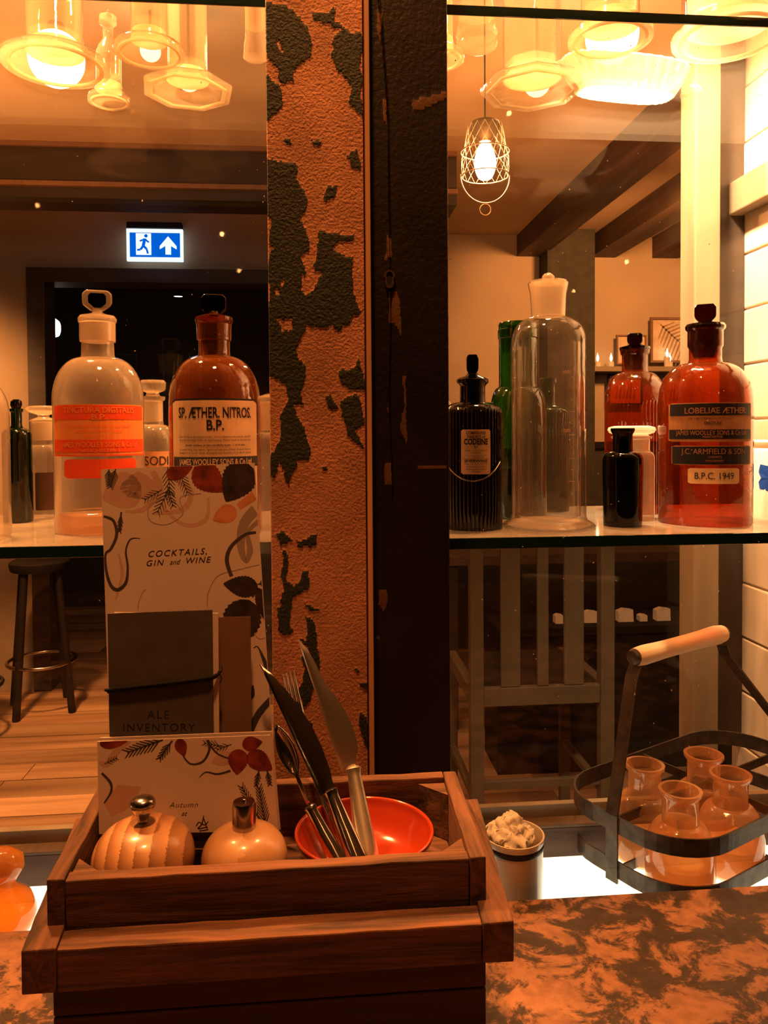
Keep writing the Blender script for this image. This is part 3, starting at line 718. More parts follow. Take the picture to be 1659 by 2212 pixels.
# -- codeine poison bottle
t, mm = bottle('poison_bottle', 'ribbed black-green bottle with a CODEINE label beside the black stile', 1022, 1140, SH,
    [(1150, 56), (1147, 61), (1140, 63), (905, 63), (893, 63)]+arc(893, 63, 870, 28, 6)+[(866, 27), (832, 27)], M['greend'], ribs=44, rr=(892, 1142))
part_lathe(t, 'rim', [(836, 27), (832, 30), (829, 34), (822, 34), (819, 30), (814, 16), (808, 10), (800, 9)], 1140, mm, M['greend'])
plate_stopper(t, 1140, mm, 768, 816, 13, M['greend'], thick=20)
r = 63*mm; zy = lambda y, b=1140: (b-y)*mm
lb = curved(t, 'label', r, lx(998, 1022, 63), lx(1058, 1022, 63), zy(1022), zy(929), M['lab_cream'], rc=.0015)
xc = (lx(998, 1022, 63)+lx(1058, 1022, 63))/2
curvedtext(t, 'lettering', r, [('COMPOUND', xc, zy(939), 8.6*mm, {'w': 41*mm, 'off': .02}), ('TABLETS of', xc, zy(947), 8*mm, {'w': 38*mm, 'off': .02}), ('CODEINE', xc, zy(960), 17*mm, {'w': 50*mm, 'off': .035}),
   ('B.P.', xc, zy(967), 6*mm, {'off': .02}), ('DOSE - 1 or 2 Tablets or', xc, zy(974), 4.6*mm, {}), ('as directed', xc, zy(978.5), 4.6*mm, {}), ('CAUTION : IT IS DANGEROUS', xc, zy(984), 3.2*mm, {}), ('TO EXCEED THE DOSE', xc, zy(987.5), 3.2*mm, {}),
   ('SHERWINS', xc, zy(997), 8*mm, {'w': 48*mm, 'off': .02}), ('Prop. J. C. Pickard, M.P.S.', xc, zy(1002), 4.6*mm, {}), ('Dispensing Chemists', xc, zy(1007.5), 4.6*mm, {}), ('18 Bishopthorpe Road', xc, zy(1013), 4.6*mm, {}), ('YORK', xc, zy(1019), 5.6*mm, {'sx': 1.2})], M['lab_black'], lb, .0006)
curved(t, 'label_rule', r, lx(999, 1022, 63), lx(1057, 1022, 63), zy(990), zy(989.4), M['lab_black'], lb, .0006)
bm = bmesh.new(); pts = []
for i in range(61):
    u = -1.12+2.24*i/60; a = u*1.0; zz = zy(1036)+(1-math.cos(a*1.25))*46*mm
    R = r+.0004+.0003*(i % 2); pts.append((R*math.sin(a*.98), -R*math.cos(a*.98), zz+(.0003 if i % 2 else 0)))
tube(bm, pts, .0006, 6); ch = link('chain', bm, M['chrome'], t, smooth=60); ch['label'] = 'thin metal chain slung below the label'

# -- tall green bottle
t, mm = bottle('wine_bottle', 'tall green glass bottle with a thick neck behind the clear cylinder', 1120, 1116, SH,
    [(1122, 52), (1118, 58), (1112, 61), (905, 61)]+arc(905, 61, 838, 42, 8)+[(830, 41), (735, 41), (733, 43), (716, 43), (714, 41), (704, 42), (700, 40), (700, 36), (760, 34)], M['green'])
part_lathe(t, 'dark_contents', [(1112, 54), (1106, 57), (1010, 57)], 1116, mm, M['greend'])
t, mm = bottle('poison_bottle', 'smaller ribbed green bottle seen through the clear cylinder', 1184, 1103, SH,
    [(1107, 40), (1103, 44), (1098, 45), (894, 45)]+arc(894, 45, 876, 17, 6)+[(870, 15), (832, 15), (828, 19), (820, 19), (818, 16)], M['green'], ribs=36, rr=(896, 1100))
part_lathe(t, 'dark_contents', [(1100, 39), (1096, 42), (950, 42)], 1103, mm, M['greend'])
# -- clear cylinder
t, mm = bottle('measuring_cylinder', 'tall clear glass cylinder with frosted neck, ball stopper and wide foot', 1185, 1137, SH,
    [(1141, 92), (1139, 98), (1134, 99), (1128, 92), (1122, 82), (1112, 79), (740, 78.5)]+arc(740, 78.5, 690, 38, 8)+[(686, 36), (640, 38), (622, 42), (616, 43), (612, 40), (614, 30)], M['clearjar'], cat='cylinder')
part_lathe(t, 'inner_wall', [(1118, 60), (1112, 68), (745, 69)], 1137, mm, M['clearjar'], closed=False)
part_lathe(t, 'frosted_neck', [(686, 34), (684, 35.5), (640, 37), (622, 40), (616, 40.5)], 1137, mm, M['frost'])
part_lathe(t, 'foot', [(1137, 80), (1133, 88), (1126, 80), (1122, 60)], 1137, mm, M['frost'])
part_lathe(t, 'stopper', [(618, 6), (612, 7), (608, 12), (602, 13.5), (597, 10), (594, 4)], 1137, mm, M['clear'])
r = 79*mm; zy = lambda y, b=1137: (b-y)*mm
gr = []
for i in range(12): gr.append(('-' if i % 2 else '—', lx(1232, 1185, 79), zy(800+i*24), 14*mm, {}))
gr += [('1000', lx(1222, 1185, 79), zy(815), 10*mm, {}), ('500', lx(1222, 1185, 79), zy(935), 10*mm, {})]
curvedtext(t, 'graduations', r, gr, M['lab_cream'], t, .0003)
# -- black little bottle
t, mm = bottle('reagent_bottle', 'small opaque black bottle with open neck in front of a clear stoppered one', 1345, 1135, SH,
    [(1142, 36), (1139, 40), (1130, 40.5), (1000, 42.5), (992, 42)]+arc(992, 42, 975, 22, 6)+[(970, 21), (940, 20.5), (934, 24), (930, 25.5), (926, 25), (926, 17), (960, 16)], M['black'])
# -- clear bottle behind it
t, mm = bottle('reagent_bottle', 'clear bottle with wide glass disc stopper behind the small black bottle', 1364, 1121, SH,
    [(1126, 42), (1122, 47), (1116, 48), (995, 48)]+arc(995, 48, 975, 38, 5)+[(970, 37), (950, 38), (948, 42), (943, 43)], M['clear'])
part_lathe(t, 'ground_neck', [(975, 35), (972, 36), (950, 37)], 1121, mm, M['frost'])
part_lathe(t, 'stopper', [(943, 36), (940, 34), (936, 46), (930, 50), (924, 48), (921, 36)], 1121, mm, M['frost'])
# -- amber ribbed bottle
t, mm = bottle('reagent_bottle', 'mid-sized ribbed amber bottle standing behind the small black one', 1371, 1106, SH,
    [(1111, 56), (1107, 62), (1101, 63), (880, 63), (868, 63)]+arc(868, 63, 806, 28, 9)+[(800, 27), (770, 27), (766, 30), (758, 31)], M['amberd'], ribs=46, rr=(872, 1102))
part_lathe(t, 'rim', [(800, 20), (775, 24), (760, 29), (757, 32), (752, 32), (748, 16), (744, 10)], 1106, mm, M['amberstop'])
plate_stopper(t, 1106, mm, 722, 750, 16, M['amberstop'])
# -- big labelled amber bottle
t, mm = bottle('reagent_bottle', 'large reddish amber bottle with dark labels in front of the white brick wall', 1522, 1128, SH,
    [(1138, 80), (1134, 91), (1126, 95), (880, 96), (862, 95)]+arc(862, 95, 786, 35, 9)+[(778, 33), (755, 33), (750, 36), (716, 36)], M['amberd'])
part_lathe(t, 'rim', [(776, 22), (750, 34), (718, 36), (714, 40), (708, 41), (703, 38), (700, 20), (696, 12)], 1128, mm, M['amberstop'])
plate_stopper(t, 1128, mm, 660, 702, 22, M['amberstop'])
r = 95.5*mm; zy = lambda y, b=1128: (b-y)*mm
x0, x1 = lx(1452, 1522, 95), lx(1608, 1522, 95)
lb = curved(t, 'label', r, x0, x1, zy(954), zy(874), M['lab_brown'], rc=.001)
curved(t, 'label_band', r, x0+.002, x1-.001, zy(900), zy(876), M['lab_black'], lb, .0006)
curved(t, 'label_band', r, x0+.001, x1-.001, zy(948), zy(929), M['lab_black'], lb, .0006)
curvedtext(t, 'lettering', r, [('LOBELIAE ÆTHER', (x0+x1)/2+.004, zy(896), 17*mm, {'w': 125*mm, 'off': .01}), ('JAMES WOOLLEY SONS & Co Ltd', (x0+x1)/2, zy(940), 13*mm, {'w': 145*mm}), ('MANCHESTER', (x0+x1)/2, zy(946), 6*mm, {})], M['lab_brown'], lb, .001)
curvedtext(t, 'small_print', r, [('OF THE STRENGTH OF THE B.P.C.', (x0+x1)/2, zy(908), 6*mm, {}), ('TINCTURE', (x0+x1)/2, zy(918), 7*mm, {'off': .02})], M['lab_black'], lb, .001)
lb = curved(t, 'lower_label', r, x0+.004, x1-.001, zy(1002), zy(962), M['lab_brown'], rc=.001)
curved(t, 'label_band', r, x0+.0048, x1-.0018, zy(1000), zy(964), M['lab_black'], lb, .0006)
curvedtext(t, 'lettering', r, [('J.C. ARMFIELD & SON', (x0+x1)/2+.002, zy(979), 16*mm, {'w': 130*mm}), ('CHEMISTS', (x0+x1)/2+.002, zy(987), 6*mm, {}), ('STOCKPORT', (x0+x1)/2+.002, zy(995), 6*mm, {})], M['lab_brown'], lb, .001)
lb = curved(t, 'year_label', r, lx(1490, 1522, 95), lx(1586, 1522, 95), zy(1040), zy(1008), M['lab_cream'], rc=.001)
curvedtext(t, 'lettering', r, [('B.P.C. 1949', (lx(1490, 1522, 95)+lx(1586, 1522, 95))/2, zy(1030), 19*mm, {'w': 76*mm})], M['lab_black'], lb, .0008)
# -- white jar at right edge
t, mm = bottle('ceramic_jar', 'white jar with a blue mark cut off by the right edge of the photo', 1688, 1112, SH,
    [(1120, 54), (1116, 60), (1108, 62), (975, 62), (968, 58), (962, 60), (955, 61), (950, 56)], M['enamel'], cat='jar')
r = 62*mm; zy = lambda y, b=1112: (b-y)*mm
V = [(.0, 0), (.9, .1), (1, .35), (.75, .5), (1.0, .7), (.85, 1), (0, .93), (-.85, 1), (-1, .7), (-.75, .5), (-1, .35), (-.9, .1)]
bm = bmesh.new(); R = r+.0005
vs = [bm.verts.new((R*math.sin(-.35+a*.42), -R*math.cos(-.35+a*.42), zy(1060)+b*58*mm)) for a, b in V]; cvt = bm.verts.new((R*math.sin(-.35), -R*math.cos(-.35)-.0004, zy(1031)))
for i in range(len(vs)): bm.faces.new((vs[i], vs[(i+1) % len(vs)], cvt))
link('blue_shield', bm, M['blueglass'], t)
# -- pale jar mostly behind the stile
t, mm = bottle('glass_jar', 'pale round-topped jar just peeping out behind the black stile', 948, 1112, SH,
    [(1112, 34), (1108, 38), (900, 38)]+arc(900, 38, 862, 6, 8)+[(861, 0)], M['frost'], cat='jar')

# ------------------------------------------------------------------ glassware on the upper shelf
UZ = UP+.0082
def upper(name, label, cx, by, foot, body, top, mat=None, octf=0, cat='glass', frost=True, capm=None):
    """foot: [(r_px, height_mm)], body px radius, straight up to top (m)"""
    p = PZ(cx, by, UZ); mm = mpp(p); p.z = UZ
    t = thing(name, label, cat, p, .2, 'glassware on the upper glass shelf')
    R = foot*mm; b = body*mm; bm = bmesh.new()
    lathe(bm, [(0, .0), (R*.72, .0), (R, .002), (R, .006), (R*.93, .009), (b*1.15, .013), (b, .02), (b, top), (b*.93, top), (b*.93, .03), (0, .026)], 64, oct_=octf)
    link('vessel', bm, mat or M['upjar'], t, smooth=40)
    if frost:
        bm = bmesh.new(); lathe(bm, [(R*.80, .0015), (R*.88, .0012), (R*.88, .003), (R*.80, .003), (R*.80, .0015)], 64, oct_=octf); link('foot_ring', bm, M['frost'], t)
        bm = bmesh.new(); lathe(bm, [(0, .014), (b*1.02, .014), (b*.95, .022), (0, .022)], 48); link('thick_base', bm, capm or M['thick'], t, smooth=40)
    return t, mm
upper('glass_vase', 'round-footed glass cylinder over a glowing lamp at the top left', 120, 148, 112, 58, .16)
upper('glass_vase', 'round-footed glass cylinder behind the eight-sided one', 323, 122, 75, 38, .15)
upper('glass_vase', 'glass cylinder with eight-sided foot left of the peeling post', 406, 204, 98, 44, .15, octf=8)
upper('glass_vase', 'narrow glass tube partly behind the peeling post', 552, 130, 26, 22, .16, frost=False)
t, mm = upper('glass_bottle', 'little glass bottle with thick round base between the glass cylinders', 236, 226, 44, 26, .05, cat='bottle')
bm = bmesh.new(); lathe(bm, [(26*mm, .05), (22*mm, .06), (11*mm, .068), (11*mm, .082), (18*mm, .085), (18*mm, .092), (6*mm, .094), (0, .1)], 40); link('neck', bm, M['upjar'], t, smooth=40)
upper('glass_vase', 'round-footed glass partly behind the black stile', 945, 135, 58, 34, .15)
t, mm = upper('glass_flask', 'dim conical flask between the black stile and the eight-sided foot', 1030, 105, 44, 40, .03, cat='flask', frost=False)
bm = bmesh.new(); lathe(bm, [(40*mm, .03), (34*mm, .045), (13*mm, .075), (12*mm, .11), (16*mm, .112)], 40); link('neck', bm, M['upjar'], t, smooth=40)
upper('glass_vase', 'glass cylinder with a broad eight-sided foot beside the caged lamp', 1150, 200, 112, 62, .15, octf=8)
upper('glass_vase', 'glowing round-footed glass cylinder above the ribbed dish', 1318, 92, 90, 61, .15)
upper('glass_vase', 'wide ringed glass jar in the top right corner', 1575, 88, 118, 88, .14)
# ribbed pressed dish
p = PZ(1350, 205, UZ); mm = mpp(p); p.z = UZ
t = thing('glass_dish', 'oblong ribbed pressed-glass dish glowing at the upper right', 'dish', p, rad(8), 'glassware on the upper glass shelf')
bm = bmesh.new(); rows = []
for (sx, h) in ((0, .003), (.62, .003), (.75, 0), (.85, .0), (1.0, .014), (1.12, .03), (1.09, .032), (.97, .018), (.8, .006)):
    row = []
    for i in range(144):
        a = 2*PI*i/144; c, s = math.cos(a), math.sin(a); k = (abs(c)**3+abs(s)**3)**(-1/3)
        rib = 1+.035*(i % 4 in (0, 1))*(sx > .7)
        row.append(bm.verts.new((c*k*sx*rib*128*mm, s*k*sx*rib*46*mm, h)))
    rows.append(row)
for A, B in zip(rows, rows[1:]):
    for i in range(144):
        j = (i+1) % 144
        try: bm.faces.new((A[i], A[j], B[j], B[i]))
        except Exception: pass
link('ribbed_bowl', bm, M['frost'], t)
p2 = PZ(1445, 228, UZ)-p
for k, rr_ in enumerate((44, 34)):
    bm = bmesh.new(); tube(bm, [Vector((p2.x+rr_*mm*math.cos(a), -.010+rr_*.75*mm*math.sin(a)-k*.0, .006)) for a in [(-1.3+2.4*i/16) for i in range(17)]], .0016, 8)
    link('dish_handle', bm, M['upjar'], t, smooth=60)

# ------------------------------------------------------------------ table, stacked crates
tb = struct(bpy.data.objects.new('trim_6', None)) if False else None
tab = thing('bar_table', 'worn table top with mottled flaking finish in front of the cabinet', 'table', (0, .3, TZ-.04))
o = inv(box('tabletop', (-.9, -.05, TZ-.035), (.9, .594, TZ), M['table'], tab, .002), tab)
o2 = inv(box('apron', (-.85, .50, TZ-.15), (.85, .58, TZ-.0355), M['darkcrate'], tab, .002), tab)
for (a, b) in ((-.85, .0), (.85, .0), (-.85, .55), (.85, .55)):
    inv(box('leg', (a-.03, b-.02, 0), (a+.03, b+.04 if b < .5 else b+.03, TZ-.036 if b < .5 else TZ-.151), M['darkcrate'], tab, .002), tab)

CT = EYE-.222; TT = EYE-.245   # top of inner crate, of tray
def xz(px, py, z): return PZ(px, py, z)
tf, tbk = .374, .503
FLx, FRx = PY(45, 2055, tf).x, PY(1110, 1995, tf).x
BLx, BRx = PY(165, 1787, tbk).x, PY(1032, 1745, tbk).x
def crate(name, label, P, zt, zb, th, mats, group=None, braces=False):
    """P: FL, FR, BR, BL plan corners"""
    fl_, fr_, br_, bl_ = [Vector((a, b, 0)) for a, b in P]
    t = thing(name, label, 'crate', ((fl_+br_)/2)+Vector((0, 0, zb)), 0, group)
    def V_(p, z): return Vector((p.x, p.y, z))
    ux = (fr_-fl_).normalized(); ul = (bl_-fl_).normalized(); ur = (br_-fr_).normalized()
    def brd(n, a, b, c, d, z0, z1, mat, lab=None):
        bm = bmesh.new(); hexa(bm, [V_(q, z0) for q in (a, b, c, d)], [V_(q, z1) for q in (a, b, c, d)])
        bmesh.ops.subdivide_edges(bm, edges=[e for e in bm.edges if e.calc_length() > .08], cuts=14)
        for v in bm.verts:
            v.co += Vector((0, 0, .0006*noise.noise(v.co*90)))+Vector((.0003*noise.noise(v.co*120+Vector((4, 4, 4))), .0005*noise.noise(v.co*100), 0))
        o_ = inv(link(n, bm, mat, t, bevel=.0008), t); return o_
    i = 0
    e = .0004
    # sides run full depth, front and back boards fit between them
    brd('side_board', fl_, fl_+ux*th, bl_+ux*th, bl_, zb, zt, mats[1])
    brd('side_board', fr_-ux*th, fr_, br_, br_-ux*th, zb, zt-.0006, mats[1])
    brd('front_board', fl_+ux*(th+e), fr_-ux*(th+e), fr_-ux*(th+e)+ur*th, fl_+ux*(th+e)+ul*th, zb, zt-.001, mats[0])
    brd('back_board', bl_+ux*(th+e)-ul*th, br_-ux*(th+e)-ur*th, br_-ux*(th+e), bl_+ux*(th+e), zb, zt-.0004, mats[0])
    brd('base_board', fl_+ux*(th+e)+ul*(th+e), fr_-ux*(th+e)+ur*(th+e), br_-ux*(th+e)-ur*(th+e), bl_+ux*(th+e)-ul*(th+e), zb, zb+.005, mats[0])
    if braces:
        for (c, a, b) in ((fl_, ux, ul), (fr_, -ux, ur), (br_, -ux, -ur), (bl_, ux, -ul)):
            q = c+a*(th+e)+b*(th+e); bm = bmesh.new(); L_ = .017
            v0 = [bm.verts.new(V_(s, zb+.0055)) for s in (q, q+a*L_, q+b*L_)]; v1 = [bm.verts.new(V_(s, zt-.004)) for s in (q, q+a*L_, q+b*L_)]
            bm.faces.new(v0); bm.faces.new(v1)
            for k in range(3): bm.faces.new((v0[k], v0[(k+1) % 3], v1[(k+1) % 3], v1[k]))
            inv(link('corner_block', bm, mats[0], t), t)
    return t
ZB = EYE-.2665
crate('wooden_tray', 'outer weathered tray holding the smaller crate of cutlery and menus', [(FLx, tf), (FRx, tf), (BRx, tbk), (BLx, tbk)], TT, ZB, .016, (M['crate'], M['crate_y']))
cf, cb = .3925, .4955
CLx, CRx = PY(100, 1905, cf).x, PY(1050, 1845, cf).x
CBLx, CBRx = PY(213, 1752, cb).x, PY(984, 1680, cb).x
crate('wooden_crate', 'smaller inner wooden crate with corner blocks holding cutlery and menus', [(CLx, cf), (CRx, cf), (CBRx, cb), (CBLx, cb)], CT, ZB+.0062, .0085, (M['crate'], M['crate_y']), braces=True)
# dark box underneath
t = thing('wooden_box', 'dark wooden box under the tray at the bottom of the photo', 'box', (0, .44, TZ))
x0, x1 = PY(115, 2200, .395).x, PY(1050, 2140, .395).x
for k in range(4):
    a = TZ+.0005+k*.0262; inv(box('front_plank', (x0, .395, a), (x1, .407, a+.0255), M['darkcrate'], t, .0008), t)
inv(box('side_board', (x0, .4075, TZ+.0005), (x0+.012, .4895, TZ+.1053), M['darkcrate'], t, .0008), t)
inv(box('side_board', (x1-.012, .4075, TZ+.0005), (x1, .4895, TZ+.1053), M['darkcrate'], t, .0008), t)
inv(box('back_board', (x0, .490, TZ+.0005), (x1, .502, TZ+.1053), M['darkcrate'], t, .0008), t)
for k in range(3): inv(box('lid_slat', (x0+.01+k*(x1-x0-.04)/2, .405, TZ+.1054), (x0+.03+k*(x1-x0-.04)/2, .495, ZB-.0002 if ZB-.0002 > TZ+.1055 else TZ+.106), M['darkcrate'], t), t)
CZ = ZB+.0062+.0052   # floor of the inner crate

# ------------------------------------------------------------------ pepper and salt mills
def mill(label, cx, cyp, hw, Yc, mat):
    p = PY(cx, cyp, Yc); mm = mpp(p); R = hw*mm; h = R*1.42; p.z = CZ
    t = thing('spice_mill', label, 'mill', p, 0, 'turned wooden mills in the crate')
    prof = [(0, 0), (R*.62, 0)]
    for i in range(25):
        a = -PI/2*.85+(PI*.5*.85+PI/2*.86)*i/24; prof.append((R*(abs(math.cos(a))**.75), h*.5+h*.5*math.sin(a)*1.02))
    prof += [(R*.12, h*1.0), (0, h*1.0)]
    prof = [(r_, max(0, z_)) for r_, z_ in prof]
    bm = bmesh.new(); lathe(bm, prof, 72); link('wooden_body', bm, mat, t, smooth=60)
    return t, R, h, mm
t, R, h, mm = mill('striped round wooden mill with a mushroom-shaped chrome knob', 310, 1820, 108, .433, M['mill'])
# laminated stripes: thin staves of a second wood tone
bm = bmesh.new()
lathe(bm, smoothprof([(0, h*.98), (9*mm, h*.985), (11*mm, h*1.02), (12*mm, h*1.08), (20*mm, h*1.17), (26*mm, h*1.25), (24*mm, h*1.33), (12*mm, h*1.37), (0, h*1.375)], 5), 48)
link('knob', bm, M['chrome'], t, smooth=60)['label'] = 'chrome mushroom knob'
t, R, h, mm = mill('plain round wooden mill with a tall cylindrical metal cap', 528, 1826, 92, .433, M['mill2'])
bm = bmesh.new(); lathe(bm, [(0, h*.93), (25*mm, h*.93), (25.5*mm, h*.96), (25*mm, h*1.38), (23*mm, h*1.43), (0, h*1.435)], 48); link('cap', bm, M['chrome'], t, smooth=40)
bm = bmesh.new(); lathe(bm, [(0, h*1.435), (5*mm, h*1.435), (4*mm, h*1.47), (0, h*1.49)], 16); link('cap_nut', bm, M['chrome'], t, smooth=40)

# ------------------------------------------------------------------ bowl and cutlery
bc = PY(787, 1806, .4435); bR = .0405; rimz = EYE-.2315
t = thing('terracotta_bowl', 'glazed terracotta bowl holding the cutlery in the inner crate', 'bowl', (bc.x, .4435, CZ))
hb_ = rimz-CZ
bm = bmesh.new(); lathe(bm, smoothprof([(0, .0), (bR*.55, 0), (bR*.80, hb_*.3), (bR*.95, hb_*.75), (bR*1.0, hb_*.97), (bR*.985, hb_*1.03), (bR*.95, hb_), (bR*.9, hb_*.8), (bR*.72, hb_*.35), (bR*.45, .004), (0, .0035)], 5), 96)
link('bowl_wall', bm, M['terra'], t, smooth=60)
BF = CZ+.006
def on(px, py, Y): return PY(px, py, Y)
def blade_obj(name, label, tip, bol, end, wpx, mat=M['steel'], kind='knife', ang=0.0, Ys=(.47, .46, .445), wtab=None):
    A, B, E = on(tip[0], tip[1], Ys[0]), on(bol[0], bol[1], Ys[1]), on(end[0], end[1], Ys[2])
    t = thing(name, label, kind, E)
    mm = mpp(B); ax = (A-B); L_ = ax.length; ax.normalize(); view = (C_-B).normalized(); sd = ax.cross(view).normalized(); nn = sd.cross(ax).normalized()
    sd2 = (sd*math.cos(ang)+nn*math.sin(ang)).normalized(); nn = sd2.cross(ax).normalized(); sd = sd2
    bm = bmesh.new(); W = wpx*mm
    if kind == 'knife':
        prof = []
        tab_ = wtab or (.75, .92, 1.0, .98, .88, .68, .40, .08)
        for i in range(22):
            u = i/21; q = u*(len(tab_)-1); k = min(int(q), len(tab_)-2); f = q-k; f = f*f*(3-2*f)
            prof.append((u, -W*.5, -W*.5+W*(tab_[k]*(1-f)+tab_[k+1]*f)))
        top, bot = [], []
        for (u, l, r_) in prof:
            c = B+ax*(u*L_)
            row = [c+sd*l, c+sd*(l+.2*(r_-l))+nn*.0009, c+sd*(l+.6*(r_-l))+nn*.0006, c+sd*r_, c+sd*(l+.6*(r_-l))-nn*.0006, c+sd*(l+.2*(r_-l))-nn*.0009]
            top.append([bm.verts.new(q-E) for q in row])
        for a, b in zip(top, top[1:]):
            for k in range(6): bm.faces.new((a[k], a[(k+1) % 6], b[(k+1) % 6], b[k]))
        bm.faces.new(top[0]); bm.faces.new(top[-1][::-1])
        link('blade', bm, mat, t, smooth=50)
    elif kind == 'fork':
        hd = L_*.36
        # tapering shoulder plate
        out = [(0, .10), (.35, .13), (.50, .30), (.58, .5), (.66, .52), (.72, .5)]
        rows = []
        for u, hw in out:
            c = B+ax*(u*L_); bend = nn*(.004*math.sin(PI*u)); rows.append([bm.verts.new(c+bend+sd*s*W*hw+nn*t_*.0008-E) for s, t_ in ((-1, 1), (1, 1), (1, -1), (-1, -1))])
        for a, b in zip(rows, rows[1:]):
            for k in range(4): bm.faces.new((a[k], a[(k+1) % 4], b[(k+1) % 4], b[k]))
        bm.faces.new(rows[0][::-1]); bm.faces.new(rows[-1])
        hdo = link('fork_head', bm, mat, t, smooth=50)
        for k in range(4):
            bm = bmesh.new(); s = (-.75+k*.5)*.55
            pts = [B+ax*(L_*u)+sd*(W*s)+nn*(.004*math.sin(PI*u)) -E for u in (.70, .8, .9, 1.0)]
            tube(bm, pts, [.0011, .001, .0009, .0004], 6); link('tine', bm, mat, hdo, smooth=60)
    else:
        rows = []
        for i in range(15):
            u = i/14; c = B+ax*(u*L_); hw = W*(.10+.0*u) if u < .4 else W*.5*math.sin(PI*min(.985, (u-.33)/.67))**.7+W*.02
            row = []
            for k in range(7):
                s = -1+2*k/6; dp = (.004 if u > .4 else .0)*(1-s*s)*math.sin(PI*max(0, min(1, (u-.33)/.67)))
                row.append(bm.verts.new(c+sd*s*hw-nn*dp-E))
            rows.append(row)
        for a, b in zip(rows, rows[1:]):
            for k in range(6): bm.faces.new((a[k], a[k+1], b[k+1], b[k]))
        o_ = link('spoon_bowl', bm, mat, t, smooth=60); md = o_.modifiers.new('s', 'SOLIDIFY'); md.thickness = .0009
    # handle
    bm = bmesh.new(); rows = []; hv = (E-B); hl = hv.length; hv.normalize(); s2 = hv.cross(view).normalized(); n2 = s2.cross(hv).normalized()
    for u, a, b in ((0, .0035, .002), (.03, .0052, .0036), (.06, .0046, .0032), (.1, .0042, .003), (.4, .0052, .0034), (.8, .0066, .004), (.96, .0070, .0042), (1, .005, .003)):
        if kind != 'knife': a *= .8; b *= .6
        c = B+hv*(hl*u); rows.append([bm.verts.new(c+s2*a*math.cos(2*PI*k/12)+n2*b*math.sin(2*PI*k/12)-E) for k in range(12)])
    for a, b in zip(rows, rows[1:]):
        for k in range(12): bm.faces.new((a[k], a[(k+1) % 12], b[(k+1) % 12], b[k]))
    bm.faces.new(rows[0][::-1]); bm.faces.new(rows[-1]); link('handle', bm, mat, t, smooth=50)
    return t
blade_obj('table_knife', 'upright table knife with bright rounded blade, rightmost of the cutlery', (668, 1372), (762, 1655), (800, 1885), 56, wtab=(.62, .95, 1.0, .92, .74, .50, .40, .30, .05), mat=M['steel_lit'], ang=.25, Ys=(.500, .474, .440))
blade_obj('table_knife', 'table knife with dark-looking blade leaning left across the menu edge', (582, 1425), (712, 1705), (782, 1890), 52, ang=-.45, Ys=(.485, .464, .436))
blade_obj('table_fork', 'fork with tines up just behind the leaning knife', (622, 1452), (688, 1690), (765, 1880), 34, kind='fork', ang=.5, Ys=(.505, .482, .452))
blade_obj('table_spoon', 'spoon leaning leftmost among the cutlery beside the small card', (596, 1565), (668, 1740), (745, 1888), 42, kind='spoon', ang=.3, Ys=(.47, .458, .436))

# ------------------------------------------------------------------ printed cards
def leaf(cx, cy, L_, W_, rot, ser=0.03):
    """serrated pointed leaf outline in px, tip along rot (degrees, 0 = right, 90 = up)"""
    c, s = math.cos(rad(rot)), math.sin(rad(rot)); n = 22; up, lo = [], []
    for i in range(n+1):
        t_ = i/n; h = math.sin(PI*t_**.72)**.8*.5*(1+ser*1.6*(1 if i % 2 else -1)) if 0 < i < n else 0
        up.append(((t_-.5)*L_, h*W_)); lo.append(((t_-.5)*L_, -h*W_))
    P = up+lo[-2:0:-1]
    return [(cx+x*c-y*s, cy-(x*s+y*c)) for x, y in P]
def stroke(pts, w, n=10):
    """tapered ribbon through px points; w = list of widths"""
    Q = [pts[0]]+list(pts)+[pts[-1]]; out = []
    ws = w if isinstance(w, (list, tuple)) else [w]*len(pts)
    for i in range(1, len(Q)-2):
        for k in range(n):
            t_ = k/n; r_ = []
            for c in (0, 1):
                a, b, d, e = Q[i-1][c], Q[i][c], Q[i+1][c], Q[i+2][c]
                r_.append(.5*((2*b)+(-a+d)*t_+(2*a-5*b+4*d-e)*t_*t_+(-a+3*b-3*d+e)*t_**3))
            out.append((r_[0], r_[1], ws[i-1]+(ws[min(i, len(ws)-1)]-ws[i-1])*t_))
    out.append((pts[-1][0], pts[-1][1], ws[-1]))
    L1, L2 = [], []
    for i, (x, y, w_) in enumerate(out):
        a = out[max(0, i-1)]; b = out[min(len(out)-1, i+1)]; dx, dy = b[0]-a[0], b[1]-a[1]; d = math.hypot(dx, dy) or 1
        L1.append((x-dy/d*w_/2, y+dx/d*w_/2)); L2.append((x+dy/d*w_/2, y-dx/d*w_/2))
    return L1, L2
